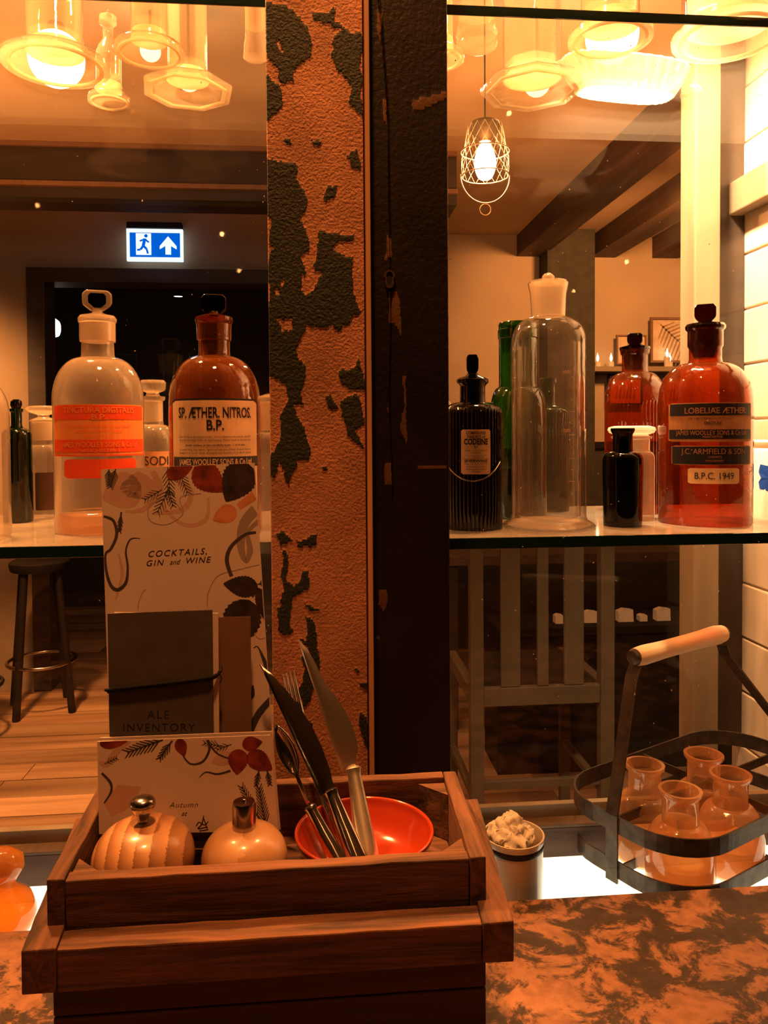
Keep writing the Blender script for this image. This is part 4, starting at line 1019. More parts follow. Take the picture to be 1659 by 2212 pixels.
class Card:
    def __init__(s, name, label, corners, o, n, th, mat, cat, group=None, edge=None):
        s.n = n.normalized(); s.o = o
        if s.n.y > 0: s.n = -s.n
        W = [PP(a, b, o, s.n) for a, b in corners]; s.base = (W[2]+W[3])/2
        s.t = thing(name, label, cat, s.base, 0, group); s.th = th; s.lift = 0
        bm = bmesh.new(); A = [bm.verts.new(q-s.base) for q in W]; B = [bm.verts.new(q-s.base-s.n*th) for q in W]
        bm.faces.new(A); bm.faces.new(B[::-1])
        for i in range(4): bm.faces.new((A[(i+1) % 4], A[i], B[i], B[(i+1) % 4]))
        s.card = link('card', bm, mat, s.t)
        s.corn = corners; s.uv = None
    def pt(s, px, py, lift): return PP(px, py, s.o, s.n)-s.base+s.n*(lift*.22 if 0 < lift < .0006 else lift)
    def clampxy(s, x, y):
        (x0, y0), (x1, y1), (x2, y2), (x3, y3) = s.corn
        ty = lambda q: y0+(y1-y0)*(q-x0)/(x1-x0)
        yy = max(y, ty(x)+.5); u = (yy-y0)/(y3-y0); xl = x0+(x3-x0)*u+.5; xr = x1+(x2-x1)*u-.5
        return max(xl, min(xr, x)), yy
    def poly(s, P, mat, lift, bm):
        vs = [bm.verts.new(s.pt(*s.clampxy(*q), lift)) for q in P]; cx = sum(q[0] for q in P)/len(P); cy = sum(q[1] for q in P)/len(P)
        c = bm.verts.new(s.pt(*s.clampxy(cx, cy), lift))
        for i in range(len(vs)): bm.faces.new((vs[i], vs[(i+1) % len(vs)], c))
    def prints(s, name, mat, lift, polys=(), strokes=()):
        if name == 'sprig_print':
            bm = bmesh.new()
            for st in strokes: s.ribbon(st, lift, bm)
            o = link(name, bm, mat, s.card); o['kind'] = 'stuff'; return o
        for P in polys:
            bm = bmesh.new(); s.poly(P, mat, lift, bm); o = link(name, bm, mat, s.card)
        for st in strokes:
            bm = bmesh.new(); s.ribbon(st, lift+.00001, bm); o = link(name if not polys else 'stem_print', bm, mat, s.card)
        return o
    def ribbon(s, st, lift, bm):
        A, B = stroke(*st); a = [bm.verts.new(s.pt(*s.clampxy(*q), lift)) for q in A]; b = [bm.verts.new(s.pt(*s.clampxy(*q), lift)) for q in B]
        for i in range(len(a)-1): bm.faces.new((a[i], a[i+1], b[i+1], b[i]))
    def text(s, name, lines, mat, lift):
        V, Fc = textmesh([(t_, x, -y, sz, o_) for t_, x, y, sz, o_ in lines])
        return flatmesh(name, V, Fc, mat, s.card, lambda x, y: s.pt(x, -y, lift))
def sprig(x, y, L_, rot, n=7, w=2.2, spread=38, sub=.42):
    """needle sprig strokes"""
    out = []; c, s = math.cos(rad(rot)), -math.sin(rad(rot)); out.append(([(x, y), (x+c*L_, y+s*L_)], [w, w*.6]))
    for i in range(1, n+1):
        u = i/(n+.6); bx0, by0 = x+c*L_*u, y+s*L_*u; l = L_*sub*(1-.45*u)
        for sg in (-1, 1):
            r2 = rot+sg*spread; c2, s2 = math.cos(rad(r2)), -math.sin(rad(r2)); out.append(([(bx0, by0), (bx0+c2*l, by0+s2*l)], [w*.9, w*.5]))
    return out

# tall menu
o1 = PY(384, 1008, .503); o0 = PY(415, 1780, .4785)
nrm = Vector((0, -1, 0)); ddir = (o1-o0); nrm = Vector((.0, -ddir.z, ddir.y)).normalized()
menu = Card('menu_card', 'tall cream menu card reading COCKTAILS, GIN and WINE', [(218, 1014), (550, 1000), (600, 1782), (243, 1790)], o1, nrm, .0016, M['card'], 'menu')
menu.prints('wash_print', M['pinkwash'], .00012, [leaf(262, 1062, 90, 80, 200, 0), leaf(300, 1048, 60, 80, 90, 0)],
    [([(330,1018),(345,1060),(310,1100),(270,1105)], [12,16,10,4]), ([(375,1035),(412,1060),(395,1100),(330,1110)], [4,12,12,4]), ([(450,1075),(446,1120),(410,1135),(375,1120),(350,1090)], [5,9,9,7,4]),
     ([(256,1195),(264,1240),(250,1295)], [4,8,3])])
menu.prints('grey_print', M['inkwash'], .00018, [], [([(553,1100),(528,1130),(520,1175),(530,1212),(540,1190),(536,1150),(560,1125)], [24,22,18,8,14,8,10])])
menu.prints('orange_leaf', M['leaforange'], .0002, [leaf(485, 1112, 56, 40, 205, .03)], [([(515,1095),(550,1070)], [14, 20])])
menu.prints('vine_line', M['inkwash'], .00022, [], [
    ([(435,1066),(390,1075),(395,1110),(360,1133),(325,1125),(322,1095),(350,1078),(378,1085),(395,1110)], 1.6), ([(560,1220),(510,1232),(470,1245),(450,1280),(448,1312)], 1.6),
    ([(315,1274),(308,1280),(300,1300),(298,1318)], 1.6), ([(505,1405),(530,1450),(545,1490)], 1.8), ([(558,1350),(552,1370),(560,1380),(572,1378)], 1.5)])
menu.prints('curl_print', M['inkdark'], .00026, [], [
    ([(224,1115),(245,1125),(252,1155),(240,1185),(228,1198),(230,1235),(240,1265),(255,1274),(272,1258),(276,1225),(272,1190),(282,1165),(303,1163)], [5,6,7,6,5,6,7,8,7,5,4,3,1]),
    ([(553,1150),(530,1155),(500,1180),(490,1210),(500,1245)], [5,7,8,9,8]), ([(560,1600),(540,1590)], [4, 4]), ([(586,1510),(560,1540),(545,1570),(535,1600)], [13,15,14,12]),
    ([(548,1400),(554,1396),(560,1402),(570,1425),(578,1448)], [2,2,3,8,10]), ([(546,1480),(546,1500),(538,1510)], [3,9,10])])
menu.prints('sprig_print', M['inkdark'], .0003, [], sprig(362, 1005, 62, -85, 6)+sprig(366, 1052, 62, -115, 6, 2.2)+sprig(362,1050,46,-75,5)+sprig(385, 1015, 55, -68, 6, 2)+sprig(350, 1058, 44, -150, 5, 2)+sprig(250, 1012, 42, -105, 7, 3)+sprig(235,1012,36,-90,6,3)+sprig(262, 1106, 42, -95, 4, 4, 20)+sprig(557, 1262, 24, 10, 4, 3, 60))
menu.prints('red_leaf', M['leafred'], .00034, [leaf(388, 1018, 60, 34, 20, .03), leaf(452, 1035, 84, 62, -40, .03)])
menu.prints('dark_leaf', M['leafdark'], .0004, [leaf(512, 1042, 96, 74, 240, .03), leaf(520, 1266, 76, 46, 172, .03), leaf(518, 1350, 116, 82, 250, .03), leaf(566, 1305, 70, 26, 280, .03)], [([(545,1290),(560,1270)], 3)])
menu.text('title_lettering', [('COCKTAILS,', 384, 1200, 19, {'sh': .30, 'sp': 1.25, 'w': 126, 'off': .004, 'rot': rad(3.0)}), ('GIN', 336, 1222, 18, {'sh': .30, 'sp': 1.25, 'w': 38, 'off': .004, 'rot': rad(3.0)}), ('and', 379, 1219, 16, {'sh': .4, 'w': 24, 'rot': rad(3.0)}), ('WINE', 430, 1216, 18, {'sh': .30, 'sp': 1.22, 'w': 54, 'off': .004, 'rot': rad(3.0)})], M['ink'], .0004)
# brown booklet behind
d2 = ddir.normalized()
def cardplane(px, py, Y): return PY(px, py, Y)
br = Card('booklet', 'plain brown kraft booklet between the tall menu and the grey ALE booklet', [(300, 1338), (541, 1332), (545, 1786), (300, 1790)], PY(500, 1790, .4700)+Vector((0, 0, 0)), nrm, .0012, M['brownbook'], 'booklet')
br.prints('flourish_print', M['ink'], .0002, [], [([(474,1440),(468,1446),(474,1456),(479,1465),(474,1476),(468,1472),(471,1464)], 2.2), ([(478,1438),(480,1448),(470,1458)], 1.8)])
# ale booklet
ale = Card('booklet', 'dark grey booklet lettered ALE INVENTORY bound with black cord', [(232, 1326), (458, 1318), (463, 1786), (240, 1790)], PY(350, 1790, .4625), nrm, .0022, M['greybook'], 'booklet')
bm = bmesh.new(); A = [ale.pt(a, b, -.0024) for a, b in ((244, 1324), (470, 1326), (474, 1780), (246, 1784))]; B = [q-ale.n*.0026 for q in A]
hexa(bm, B, A); pg = link('pages', bm, M['card'], ale.t); pg['label'] = 'paler inner pages'
ale.text('cover_lettering', [('ALE', 342, 1552, 25, {'sp': 1.25}), ('INVENTORY', 343, 1580, 25, {'sp': 1.18})], M['ink'], .0003)
bm = bmesh.new()
tube(bm, [ale.pt(227, 1492, -.002), ale.pt(233, 1490, .0010), ale.pt(300, 1482, .0012), ale.pt(380, 1473, .0012), ale.pt(455, 1463, .001), ale.pt(470, 1458, -.001), ale.pt(474, 1452, -.0022)], .0011, 8)
tube(bm, [ale.pt(233, 1494, .0010), ale.pt(300, 1486, .0012), ale.pt(380, 1477, .0012), ale.pt(455, 1467, .001), ale.pt(468, 1462, -.001)], .0009, 8)
link('elastic_cord', bm, M['cord'], ale.t, smooth=60)
# small card stack
n3 = Vector((0, -1, .12)).normalized()
def small(label, corners, Y, prints=False):
    return Card('menu_card', label, corners, PY(400, 1790, Y), n3, .0011, M['card'], 'menu')
small('plain back card of the little autumn card stack', [(216, 1594), (588, 1580), (606, 1792), (222, 1800)], .4600)
sc = small('small decorated card reading Autumn at, standing behind the wooden mills', [(210, 1602), (583, 1588), (602, 1795), (214, 1802)], .4560)
sc.prints('wash_print', M['pinkwash'], .00012, [[(225,1735),(255,1695),(305,1700),(290,1740),(240,1765)], leaf(480, 1640, 50, 30, 200, .02)], [([(215,1645),(230,1650),(250,1625),(280,1600)], [8, 14, 14, 8])])
sc.prints('red_leaf', M['leafred'], .0003, [leaf(245, 1604, 60, 26, 5, .02), leaf(392, 1615, 40, 26, -70, .03), leaf(545, 1606, 44, 32, 10, .03), leaf(514, 1646, 56, 44, 265, .03), leaf(562, 1645, 64, 44, -35, .03)])
sc.prints('curl_print', M['inkdark'], .00022, [], [([(449,1598),(452,1620),(438,1645),(412,1650),(395,1630),(400,1610)], [5,5,5,4,3,2]), ([(449,1602),(470,1628),(505,1642)], [4,4,3]), ([(498,1665),(470,1672),(445,1668),(430,1680)], [5,4,3,1]),
    ([(220,1670),(238,1690),(240,1710),(225,1735)], [5,6,5,3])])
sc.prints('sprig_print', M['inkdark'], .00026, [], sprig(352, 1598, 82, -160, 8, 4, 35, .36)+sprig(372, 1600, 48, -125, 5, 4, 30)+sprig(480, 1612, 40, 170, 5, 2)+sprig(500, 1608, 34, -160, 4, 2)+sprig(226, 1650, 30, 25, 4, 2, 40)+sprig(575, 1790, 90, 100, 10, 3.4, 28, .30)+sprig(560, 1770, 80, 118, 9, 3, 30, .3)+sprig(560, 1662, 36, -100, 4, 4, 30)+sprig(577, 1662, 34, -80, 4, 4, 30))
sc.text('lettering', [('Autumn', 396, 1744, 17, {'sh': .4, 'sp': 1.15, 'off': -.01, 'rot': rad(1)}), ('at', 397, 1762, 15, {'sh': .4})], M['ink'], .0003)
sc.prints('emblem_print', M['ink'], .0003, [], [([(440,1762),(436,1780),(428,1790),(448,1786)], [2,2.5,2.5,2]), ([(440,1768),(448,1790)], [2, 2]), ([(424,1784),(430,1776),(442,1782),(450,1774)], 2), ([(430,1795),(450,1792)], 2)])

# ------------------------------------------------------------------ cabinet floor things
# enamel beaker with cotton wool
rz_ = EYE-.338
p = PZ(1110, 1800, rz_); mm = mpp(p); p.z = FZ+.0003; H = rz_-p.z
t = thing('enamel_beaker', 'cream enamel beaker with black rim line behind the crate corner', 'beaker', p)
R = 65*mm
bm = bmesh.new(); lathe(bm, [(0, 0), (R*.90, 0), (R*.92, .002), (R*.96, H-.006), (R*1.0, H-.002), (R*1.0, H), (R*.95, H), (R*.92, H-.01), (R*.88, .006), (0, .005)], 64); link('beaker_wall', bm, M['enamel'], t, smooth=40)
bm = bmesh.new(); lathe(bm, [(R*.965, H-.0105), (R*.985, H-.0095), (R*.985, H-.0065), (R*.965, H-.0055)], 64); link('rim_line', bm, M['flock'], t, smooth=40)
bm = bmesh.new(); rnd = random.Random(5)
for k in range(60):
    a = rnd.uniform(0, 2*PI); q = rnd.uniform(0, .62)*R; zc = .004+max(0, (.62*R-q))*.85*rnd.uniform(.5, 1.1)
    mt = Matrix.Translation((q*math.cos(a)-.003, q*math.sin(a), zc)) @ Matrix.Scale(rnd.uniform(.0045, .0075), 4)
    g = bmesh.ops.create_icosphere(bm, subdivisions=3, radius=1, matrix=mt)
    for v in g['verts']: v.co += Vector((noise.noise(v.co*220), noise.noise(v.co*220+Vector((9, 0, 0))), noise.noise(v.co*220+Vector((0, 9, 0)))))*.0035+Vector((noise.noise(v.co*700), noise.noise(v.co*700+Vector((5, 0, 0))), noise.noise(v.co*700+Vector((0, 5, 0)))))*.0014
o = link('cotton_wool', bm, M['cotton'], None, smooth=80); o.location = (p.x, p.y, p.z+H-.006); tag(o, 'heap of white cotton wool filling the enamel beaker', 'cotton wool'); o['kind'] = 'stuff'

# metal bottle carrier
bc_ = Vector((.388, .737, FZ)); br_ = rad(28)
car = thing('bottle_carrier', 'dark iron strap carrier with pale wooden handle holding four flasks', 'carrier', bc_+Vector((0, 0, .0006)), br_)
HL, HW, RC = .138, .078, .055
def rrect(hl, hw, rc, z, n=8):
    P = []
    for (cx, cy, a0) in ((hl-rc, hw-rc, 0), (-hl+rc, hw-rc, 90), (-hl+rc, -hw+rc, 180), (hl-rc, -hw+rc, 270)):
        for i in range(n+1): a = rad(a0+90*i/n); P.append((cx+rc*math.cos(a), cy+rc*math.sin(a), z))
    return P
UB, LBZ = EYE-.357-FZ, .012
for z_, nme in ((UB, 'upper_band'), (LBZ, 'lower_band')):
    bm = bmesh.new(); tube(bm, rrect(HL, HW, RC, z_), 0, closed=True, flat=(.0078, .0009)); link(nme, bm, M['iron'], car)
hz = EYE-.218-FZ
hA, hB = -.082, .058
pA = PY(1372, 1462, .712)-bc_; pB = PY(1560, 1402, .772)-bc_
iv = Matrix.Rotation(-br_, 3, 'Z'); lA = iv @ pA; lB = iv @ pB
lA.z = hz; lB.z = hz+.004
for (hp, ex) in ((lA, -HL-.0018), (lB, HL+.0018)):
    bm = bmesh.new(); s = 1 if ex > 0 else -1
    P = [(ex, 0, .0), (ex, 0, UB+.008), (ex-s*.012, lA.y*.2, UB+.04), (hp.x+s*.006, hp.y, hz-.02), (hp.x, hp.y, hz-.008)]
    pv = [Vector(q) for q in P]; rows = []
    for i, q in enumerate(pv):
        tv = (pv[min(i+1, 4)]-pv[max(i-1, 0)]).normalized(); sdv = Vector((0, 1, 0)); nv = tv.cross(sdv).normalized()
        rows.append([bm.verts.new(q+sdv*a*.0065+nv*b*.001) for a, b in ((-1, -1), (1, -1), (1, 1), (-1, 1))])
    for a, b in zip(rows, rows[1:]):
        for k in range(4): bm.faces.new((a[k], a[(k+1) % 4], b[(k+1) % 4], b[k]))
    bm.faces.new(rows[0]); bm.faces.new(rows[-1][::-1]); link('side_strap', bm, M['iron'], car)
for P in ([(-HL+.002, 0, UB), (HL-.002, 0, UB)], [(0, -HW+.0015, UB+.0), (0, HW-.0015, UB+.0)], [(-HL+.002, 0, LBZ-.006), (HL-.002, 0, LBZ-.006)], [(0, -HW+.0015, LBZ-.006), (0, HW-.0015, LBZ-.006)]):
    bm = bmesh.new(); tube(bm, P, 0, flat=(.0045, .0009)); link('cross_strap', bm, M['iron'], car)
bm = bmesh.new(); e = (lB-lA); n_ = 12
tube(bm, [lA+e*(i/n_) for i in range(n_+1)], [.0085, .0095, .0092, .0088, .0086, .0086, .0086, .0086, .0088, .009, .0096, .0098, .0085], 20); link('wooden_handle', bm, M['handle'], car, smooth=50)
for q, s in ((lA, -1), (lB, 1)):
    bm = bmesh.new(); d = e.normalized()*s; tube(bm, [q, q+d*.004, q+d*.0055], [.0075, .007, .004], 16); link('end_cap', bm, M['iron'], car, smooth=40)
for (lab, px, py) in (('round-shouldered flask in the carrier nearest the carrier handle\'s left end', 1392, 1650), ('flask at the back right of the carrier under the handle', 1520, 1628), ('flask at the right of the carrier cut by the photo edge', 1612, 1684), ('frontmost flask in the carrier, behind the curved iron band', 1428, 1722)):
    zr_ = EYE-.320; q = PZ(px, py, zr_); q.z = FZ+.0006; mm = mpp(q); Hh = zr_-q.z
    l_ = iv @ (q-bc_); sx_ = 1 if l_.x > 0 else -1; sy_ = 1 if l_.y > 0 else -1
    l_.x = max(-.098, min(.09, l_.x)); l_.y = max(-.047, min(.047, l_.y)); l_.z = q.z-bc_.z
    q = (Matrix.Rotation(br_, 3, 'Z') @ l_)+bc_
    t = thing('glass_flask', lab, 'flask', q, 0, 'flasks in the iron carrier'); Rb = .0300
    bm = bmesh.new(); lathe(bm, [(0, .001), (Rb*.9, 0), (Rb, .003), (Rb, Hh*.32)]+[(.0158+(Rb-.0158)*math.cos(PI/2*i/8)**1.0, Hh*.32+(Hh*.36)*math.sin(PI/2*i/8)) for i in range(1, 9)]+[(.0155, Hh*.74), (.0158, Hh*.93), (.0188, Hh*.97), (.0188, Hh), (.0158, Hh), (.0145, Hh*.9)], 56)
    link('flask_wall', bm, M['flask'], t, smooth=40)
    bm = bmesh.new(); lathe(bm, [(0, .002), (Rb*.88, .002), (Rb*.93, .005), (Rb*.93, Hh*.30), (0, Hh*.30)], 40); link('pale_contents', bm, M['milk'], t, smooth=40)
# amber pot at the left end
q = PZ(-2, 1960, FZ+.02); q.z = FZ+.0003
t = thing('glass_pot', 'squat orange glass pot glowing at the left edge above the light panel', 'pot', q)
M['orangeglass'] = glass('orange glass', (.8, .32, .05), (.5, .1, .01), 1, .05, .3, (.95, .45, .1))
bm = bmesh.new(); lathe(bm, [(0, 0), (.022, 0), (.027, .004), (.029, .014), (.025, .026), (.015, .034), (.012, .038), (.015, .044), (.020, .052), (.019, .060), (.010, .066), (0, .067)], 48); link('pot_wall', bm, M['orangeglass'], t, smooth=50)

# ------------------------------------------------------------------ things in the room beyond
# emergency exit sign
Y = WL-.02; a, b = PY(276, 496, Y), PY(398, 568, Y)
sw, shh = b.x-a.x, a.z-b.z
t = thing('exit_sign', 'lit blue and white emergency exit sign above the doorway', 'sign', ((a.x+b.x)/2, Y, b.z))
box('housing', (-sw/2+.004, -.05, shh*.99), (sw/2-.004, -.0, shh*1.17), M['dark'], t, .003)
M['signwhite'] = emit('sign white', (.72, .86, 1), 1.6); M['signblue'] = emit('sign blue', (.0, .15, .95), 1.0)
box('light_plate', (-sw/2, -.035, 0), (sw/2, -.015, shh*.985), M['signwhite'], t, .002)
box('blue_field', (-sw*.44, -.037, shh*.12), (sw*.45, -.0353, shh*.86), M['signblue'], t)
bm = bmesh.new(); prism(bm, [(sw*.24, shh*.76), (sw*.09, shh*.46), (sw*.09, shh*.36), (sw*.19, shh*.46), (sw*.19, shh*.2), (sw*.29, shh*.2), (sw*.29, shh*.46), (sw*.39, shh*.36), (sw*.39, shh*.46)], .001)
for v in bm.verts: v.co.y -= .0378
link('arrow', bm, M['signwhite'], t)
dw = box('doorway_symbol', (-sw*.33, -.0385, shh*.18), (-sw*.06, -.0372, shh*.84), M['signwhite'], t)
bm = bmesh.new()
def seg2(x0, z0, x1, z1, w_):
    d = Vector((x1-x0, z1-z0)); n_ = Vector((-d.y, d.x)).normalized()*w_/2
    v = [bm.verts.new((sw*x, -.0392, shh*z)) for x, z in ()] if False else None
    P = [(sw*x0+n_.x, shh*z0+n_.y), (sw*x0-n_.x, shh*z0-n_.y), (sw*x1-n_.x, shh*z1-n_.y), (sw*x1+n_.x, shh*z1+n_.y)]
    bm.faces.new([bm.verts.new((x, -.0392, z)) for x, z in P])
for s_ in ((-.17, .68, -.20, .46, .016), (-.20, .46, -.14, .36, .012), (-.14, .36, -.12, .22, .010), (-.20, .46, -.25, .34, .012), (-.25, .34, -.31, .33, .010), (-.17, .66, -.10, .56, .009), (-.17, .66, -.26, .60, .009)): seg2(*s_)
g = bmesh.ops.create_circle(bm, cap_ends=True, radius=.009, segments=14, matrix=Matrix.Translation((-sw*.15, -.0392, shh*.76)) @ Matrix.Rotation(PI/2, 4, 'X'))
link('running_figure', bm, M['signblue'], t)
lamp('POINT', (a.x+sw/2, Y-.16, b.z+shh/2), .25, (.1, .25, 1), .03)

# caged lamp
cp = PY(1048, 350, 1.6); mm = mpp(cp)
M['bulb'] = emit('bulb glow', (1, .84, .55), 40)
def cage(label, px, py, Y_, s=1, group='wire-caged lamps hanging in the room', glow=None, pw=6):
    c = PY(px, py, Y_); k = s*mpp(PY(1048, 350, 1.6))
    t = thing('caged_lamp', label, 'lamp', (c.x, c.y, c.z-80*k), 0, group)
    z = lambda y: (430-y)*k   # y in px of the model lamp
    bm = bmesh.new(); lathe(bm, smoothprof([(0, z(388)), (14*k, z(384)), (23*k, z(360)), (21*k, z(335)), (11*k, z(312)), (9*k, z(305))], 5), 32); link('bulb', bm, glow or M['bulb'], t, smooth=60)
    bm = bmesh.new(); lathe(bm, [(0, z(308)), (14*k, z(308)), (17*k, z(300)), (30*k, z(285)), (34*k, z(272)), (30*k, z(266)), (0, z(262))], 32); link('lamp_holder', bm, M['brass'], t, smooth=40)
    bm = bmesh.new(); n_ = 14
    for i in range(n_):
        for sg in (1, -1):
            P = [((36+16*(j/6)**.7 if j < 4 else 52-1*(j-4))*k, 2*PI*(i/n_)+sg*j*.22, z(272+18*j)) for j in range(7)]
            tube(bm, [(r_*math.cos(a_), r_*math.sin(a_), zz) for r_, a_, zz in P], .6*k, 4)
    for (r_, zz) in ((52, 328), (51, 380)): tube(bm, [(r_*k*math.cos(2*PI*i/32), r_*k*math.sin(2*PI*i/32), z(zz)) for i in range(32)], 1.4*k, 5, closed=True)
    link('wire_cage', bm, M['handle'], t)
    bm = bmesh.new(); tube(bm, [(54*k*math.sin(a_), 0, z(378)-60*k*max(0, math.cos(a_))) for a_ in [(-PI/2+PI*i/24) for i in range(25)]], 1.6*k, 6)
    tube(bm, [(12*k*math.sin(2*PI*i/20), 0, z(452)+12*k*math.cos(2*PI*i/20)) for i in range(20)], 1.1*k, 5, closed=True)
    link('wire_bail', bm, M['handle'], t, smooth=60)
    top = CEIL-(c.z-80*k); bm = bmesh.new(); tube(bm, [(0, 0, z(263)), (0, 0, top)], 1.8*k, 6); link('flex', bm, M['dark'], t)
    lamp('POINT', (c.x, c.y-.02, c.z-.0), pw, PALE, .035)
    return t
cage('wire-caged lamp with a looped bail hanging below the eight-sided glass foot', 1048, 350, 1.6, pw=3)
# globe lamps seen through the feet of the glasses
def globe(label, px, py, Y_, rpx, st, pw):
    c = PY(px, py, Y_); R = rpx*mpp(c)
    t = thing('globe_lamp', label, 'lamp', (c.x, c.y, c.z-R), 0, 'opal globe lamps hanging in the room')
    bm = bmesh.new(); bmesh.ops.create_uvsphere(bm, u_segments=32, v_segments=20, radius=R, matrix=Matrix.Translation((0, 0, R))); link('opal_globe', bm, st, t, smooth=80)
    bm = bmesh.new(); lathe(bm, [(0, 2*R*.97), (R*.35, 2*R*.97), (R*.3, 2*R*1.15), (0, 2*R*1.15)], 24); link('lamp_cap', bm, M['brass'], t, smooth=40)
    bm = bmesh.new(); tube(bm, [(0, 0, 2*R*1.15), (0, 0, CEIL-(c.z-R))], .004, 6); link('flex', bm, M['dark'], t)
    lamp('POINT', (c.x, c.y-R-.01, c.z-R*.3), pw, PALE, .03)
M['globe'] = emit('opal globe glow', (1, .84, .58), 30)
M['globe2'] = emit('opal globe softer glow', (1, .78, .45), 7)
globe('bright globe lamp glowing through the round glass foot at the top left', 122, 128, 1.9, 58, M['globe'], 5)
globe('bright globe lamp glowing through the round glass foot at the upper right', 1322, 78, 1.9, 56, M['globe'], 5)
globe('softer globe lamp glowing through the eight-sided foot left of the post', 408, 170, 2.2, 26, M['globe2'], 2)
globe('softer globe lamp glowing through the eight-sided foot near the caged lamp', 1160, 180, 2.2, 28, M['globe2'], 2)
globe('softer globe lamp behind the second round glass foot', 325, 110, 2.3, 22, M['globe2'], 1)

# downlights and wall lamp in the dark room
M['spot'] = emit('small downlight', (1, .88, .66), 8)
for (px, py, Y_, lab) in ((385, 640, 5.2, 'small bright downlight above the amber bottle\'s stopper'), (268, 697, 6.4, 'far downlight just right of the clear bottle\'s stopper'), (350, 695, 6.4, 'far downlight left of the amber bottle\'s neck')):
    c = PY(px, py, Y_); t = thing('downlight', lab, 'light', c, 0, 'downlights in the dark room')
    bm = bmesh.new(); lathe(bm, [(0, 0), (.028, 0), (.03, .006), (0, .006)], 24); link('lens', bm, M['spot'], t)
    bm = bmesh.new(); lathe(bm, [(.031, -.003), (.04, -.002), (.04, CEIL-c.z), (.031, CEIL-c.z)], 24); link('housing', bm, M['dark'], t, smooth=40)
c = PY(118, 708, 5.0); t = thing('wall_lamp', 'glowing oval wall lamp just inside the doorway', 'lamp', (c.x, c.y, c.z-.06))
bm = bmesh.new(); lathe(bm, smoothprof([(0, 0), (.026, .012), (.036, .05), (.03, .095), (0, .12)], 6), 24); link('shade', bm, M['spot'], t, smooth=80)
box('bracket', (-.4, .04, .04), (.02, .06, .07), M['dark'], t); box('wall_plate', (-.42, .0, -.02), (-.4, .12, .14), M['dark'], t)

def picture(label, x0, y0, x1, y1, Y_, fm, pm, art=None, bw=5):
    a, b = PY(x0, y0, Y_), PY(x1, y1, Y_); mm = mpp(a); w_, h_ = b.x-a.x, a.z-b.z; B = bw*mm
    t = thing('framed_picture', label, 'picture', (a.x, Y_, b.z), 0, 'framed pictures on the far wall')
    for lo, hi in (((0, -.02, 0), (w_, 0, B)), ((0, -.02, h_-B), (w_, 0, h_)), ((0, -.02, B), (B, 0, h_-B)), ((w_-B, -.02, B), (w_, 0, h_-B))): box('frame_side', lo, hi, fm, t)
    box('print', (B, -.008, B), (w_-B, -.001, h_-B), pm, t)
    if art:
        bm = bmesh.new()
        def rib(x0, z0, x1, z1, wd):
            d = Vector((x1-x0, z1-z0)); n_ = Vector((-d.y, d.x)).normalized()*wd/2
            bm.faces.new([bm.verts.new((x, -.0085, z)) for x, z in ((x0+n_.x, z0+n_.y), (x0-n_.x, z0-n_.y), (x1-n_.x*.4, z1-n_.y*.4), (x1+n_.x*.4, z1+n_.y*.4))])
        if art == 'fern':
            rib(w_*.2, h_*.85, w_*.9, h_*.12, .01)
            for i in range(11):
                u = .08+i*.08; x, z = w_*(.2+.7*u), h_*(.85-.73*u); l = .14*(1-abs(u-.55))
                rib(x, z, x+l, z+l*.4, .012); rib(x, z, x-l*.4, z-l, .012)
        else:
            for i in range(6): rib(w_*(.25+.1*i), h_*.2, w_*(.3+.1*i), h_*(.6+.15*math.sin(i*2)), .015)
        link('print_motif', bm, M['green_ink'], t)
    return t
picture('large framed fern print left of the reddish bottle\'s neck', 1403, 686, 1512, 784, WR-.055, M['framewood'], M['paper'], 'fern')
picture('pale frame left of the fern print behind the amber stopper', 1330, 724, 1394, 788, WR-.055, M['framewood'], M['paper'], 'stem', 3)
picture('dark-edged frame below the ledge left of the amber bottle', 1311, 808, 1386, 875, WR-.055, M['frameblk'], M['paper'], 'stem', 4)
picture('small frame below the fern print between two amber bottles', 1428, 812, 1500, 880, WR-.055, M['framewood'], M['paper'], 'stem', 3)
picture('black framed picture in the dark room left of the amber bottle', 352, 733, 436, 850, 6.2, M['frameblk'], M['dark2'], 'stem', 4)
picture('black framed picture in the dark room behind the clear bottle\'s shoulder', 245, 765, 300, 850, 6.2, M['frameblk'], M['dark2'], None, 4)
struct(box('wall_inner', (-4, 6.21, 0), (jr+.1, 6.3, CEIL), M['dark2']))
# tea lights on the ledge
M['flame'] = emit('candle flame', (1, .80, .5), 14)
for (px, py, lab) in ((1320, 782, 'tiny lit candle on the ledge near the pillar'), (1441, 768, 'lit candle in front of the fern print'), (1447, 796, 'lower candle glint under the fern print'), (1291, 780, 'faint candle beside the dark pillar')):
    c = PY(px, py, WR-.12); t = thing('candle', lab, 'candle', (c.x, WR-.12, zr), 0, 'candles on the far ledge')
    h0 = max(.03, c.z-zr-.01)
    bm = bmesh.new(); lathe(bm, [(0, 0), (.018, 0), (.018, h0), (0, h0)], 16); link('wax', bm, M['napkin'], t, smooth=40)
    bm = bmesh.new(); lathe(bm, [(0, h0), (.007, h0+.012), (.008, h0+.025), (0, h0+.055)], 12); link('flame', bm, M['flame'], t, smooth=60)
struct(box('trim_7', (pr-.25, WR-.16, zr-.03), (4, WR-.051, zr-.0005), M['tanwall2']))

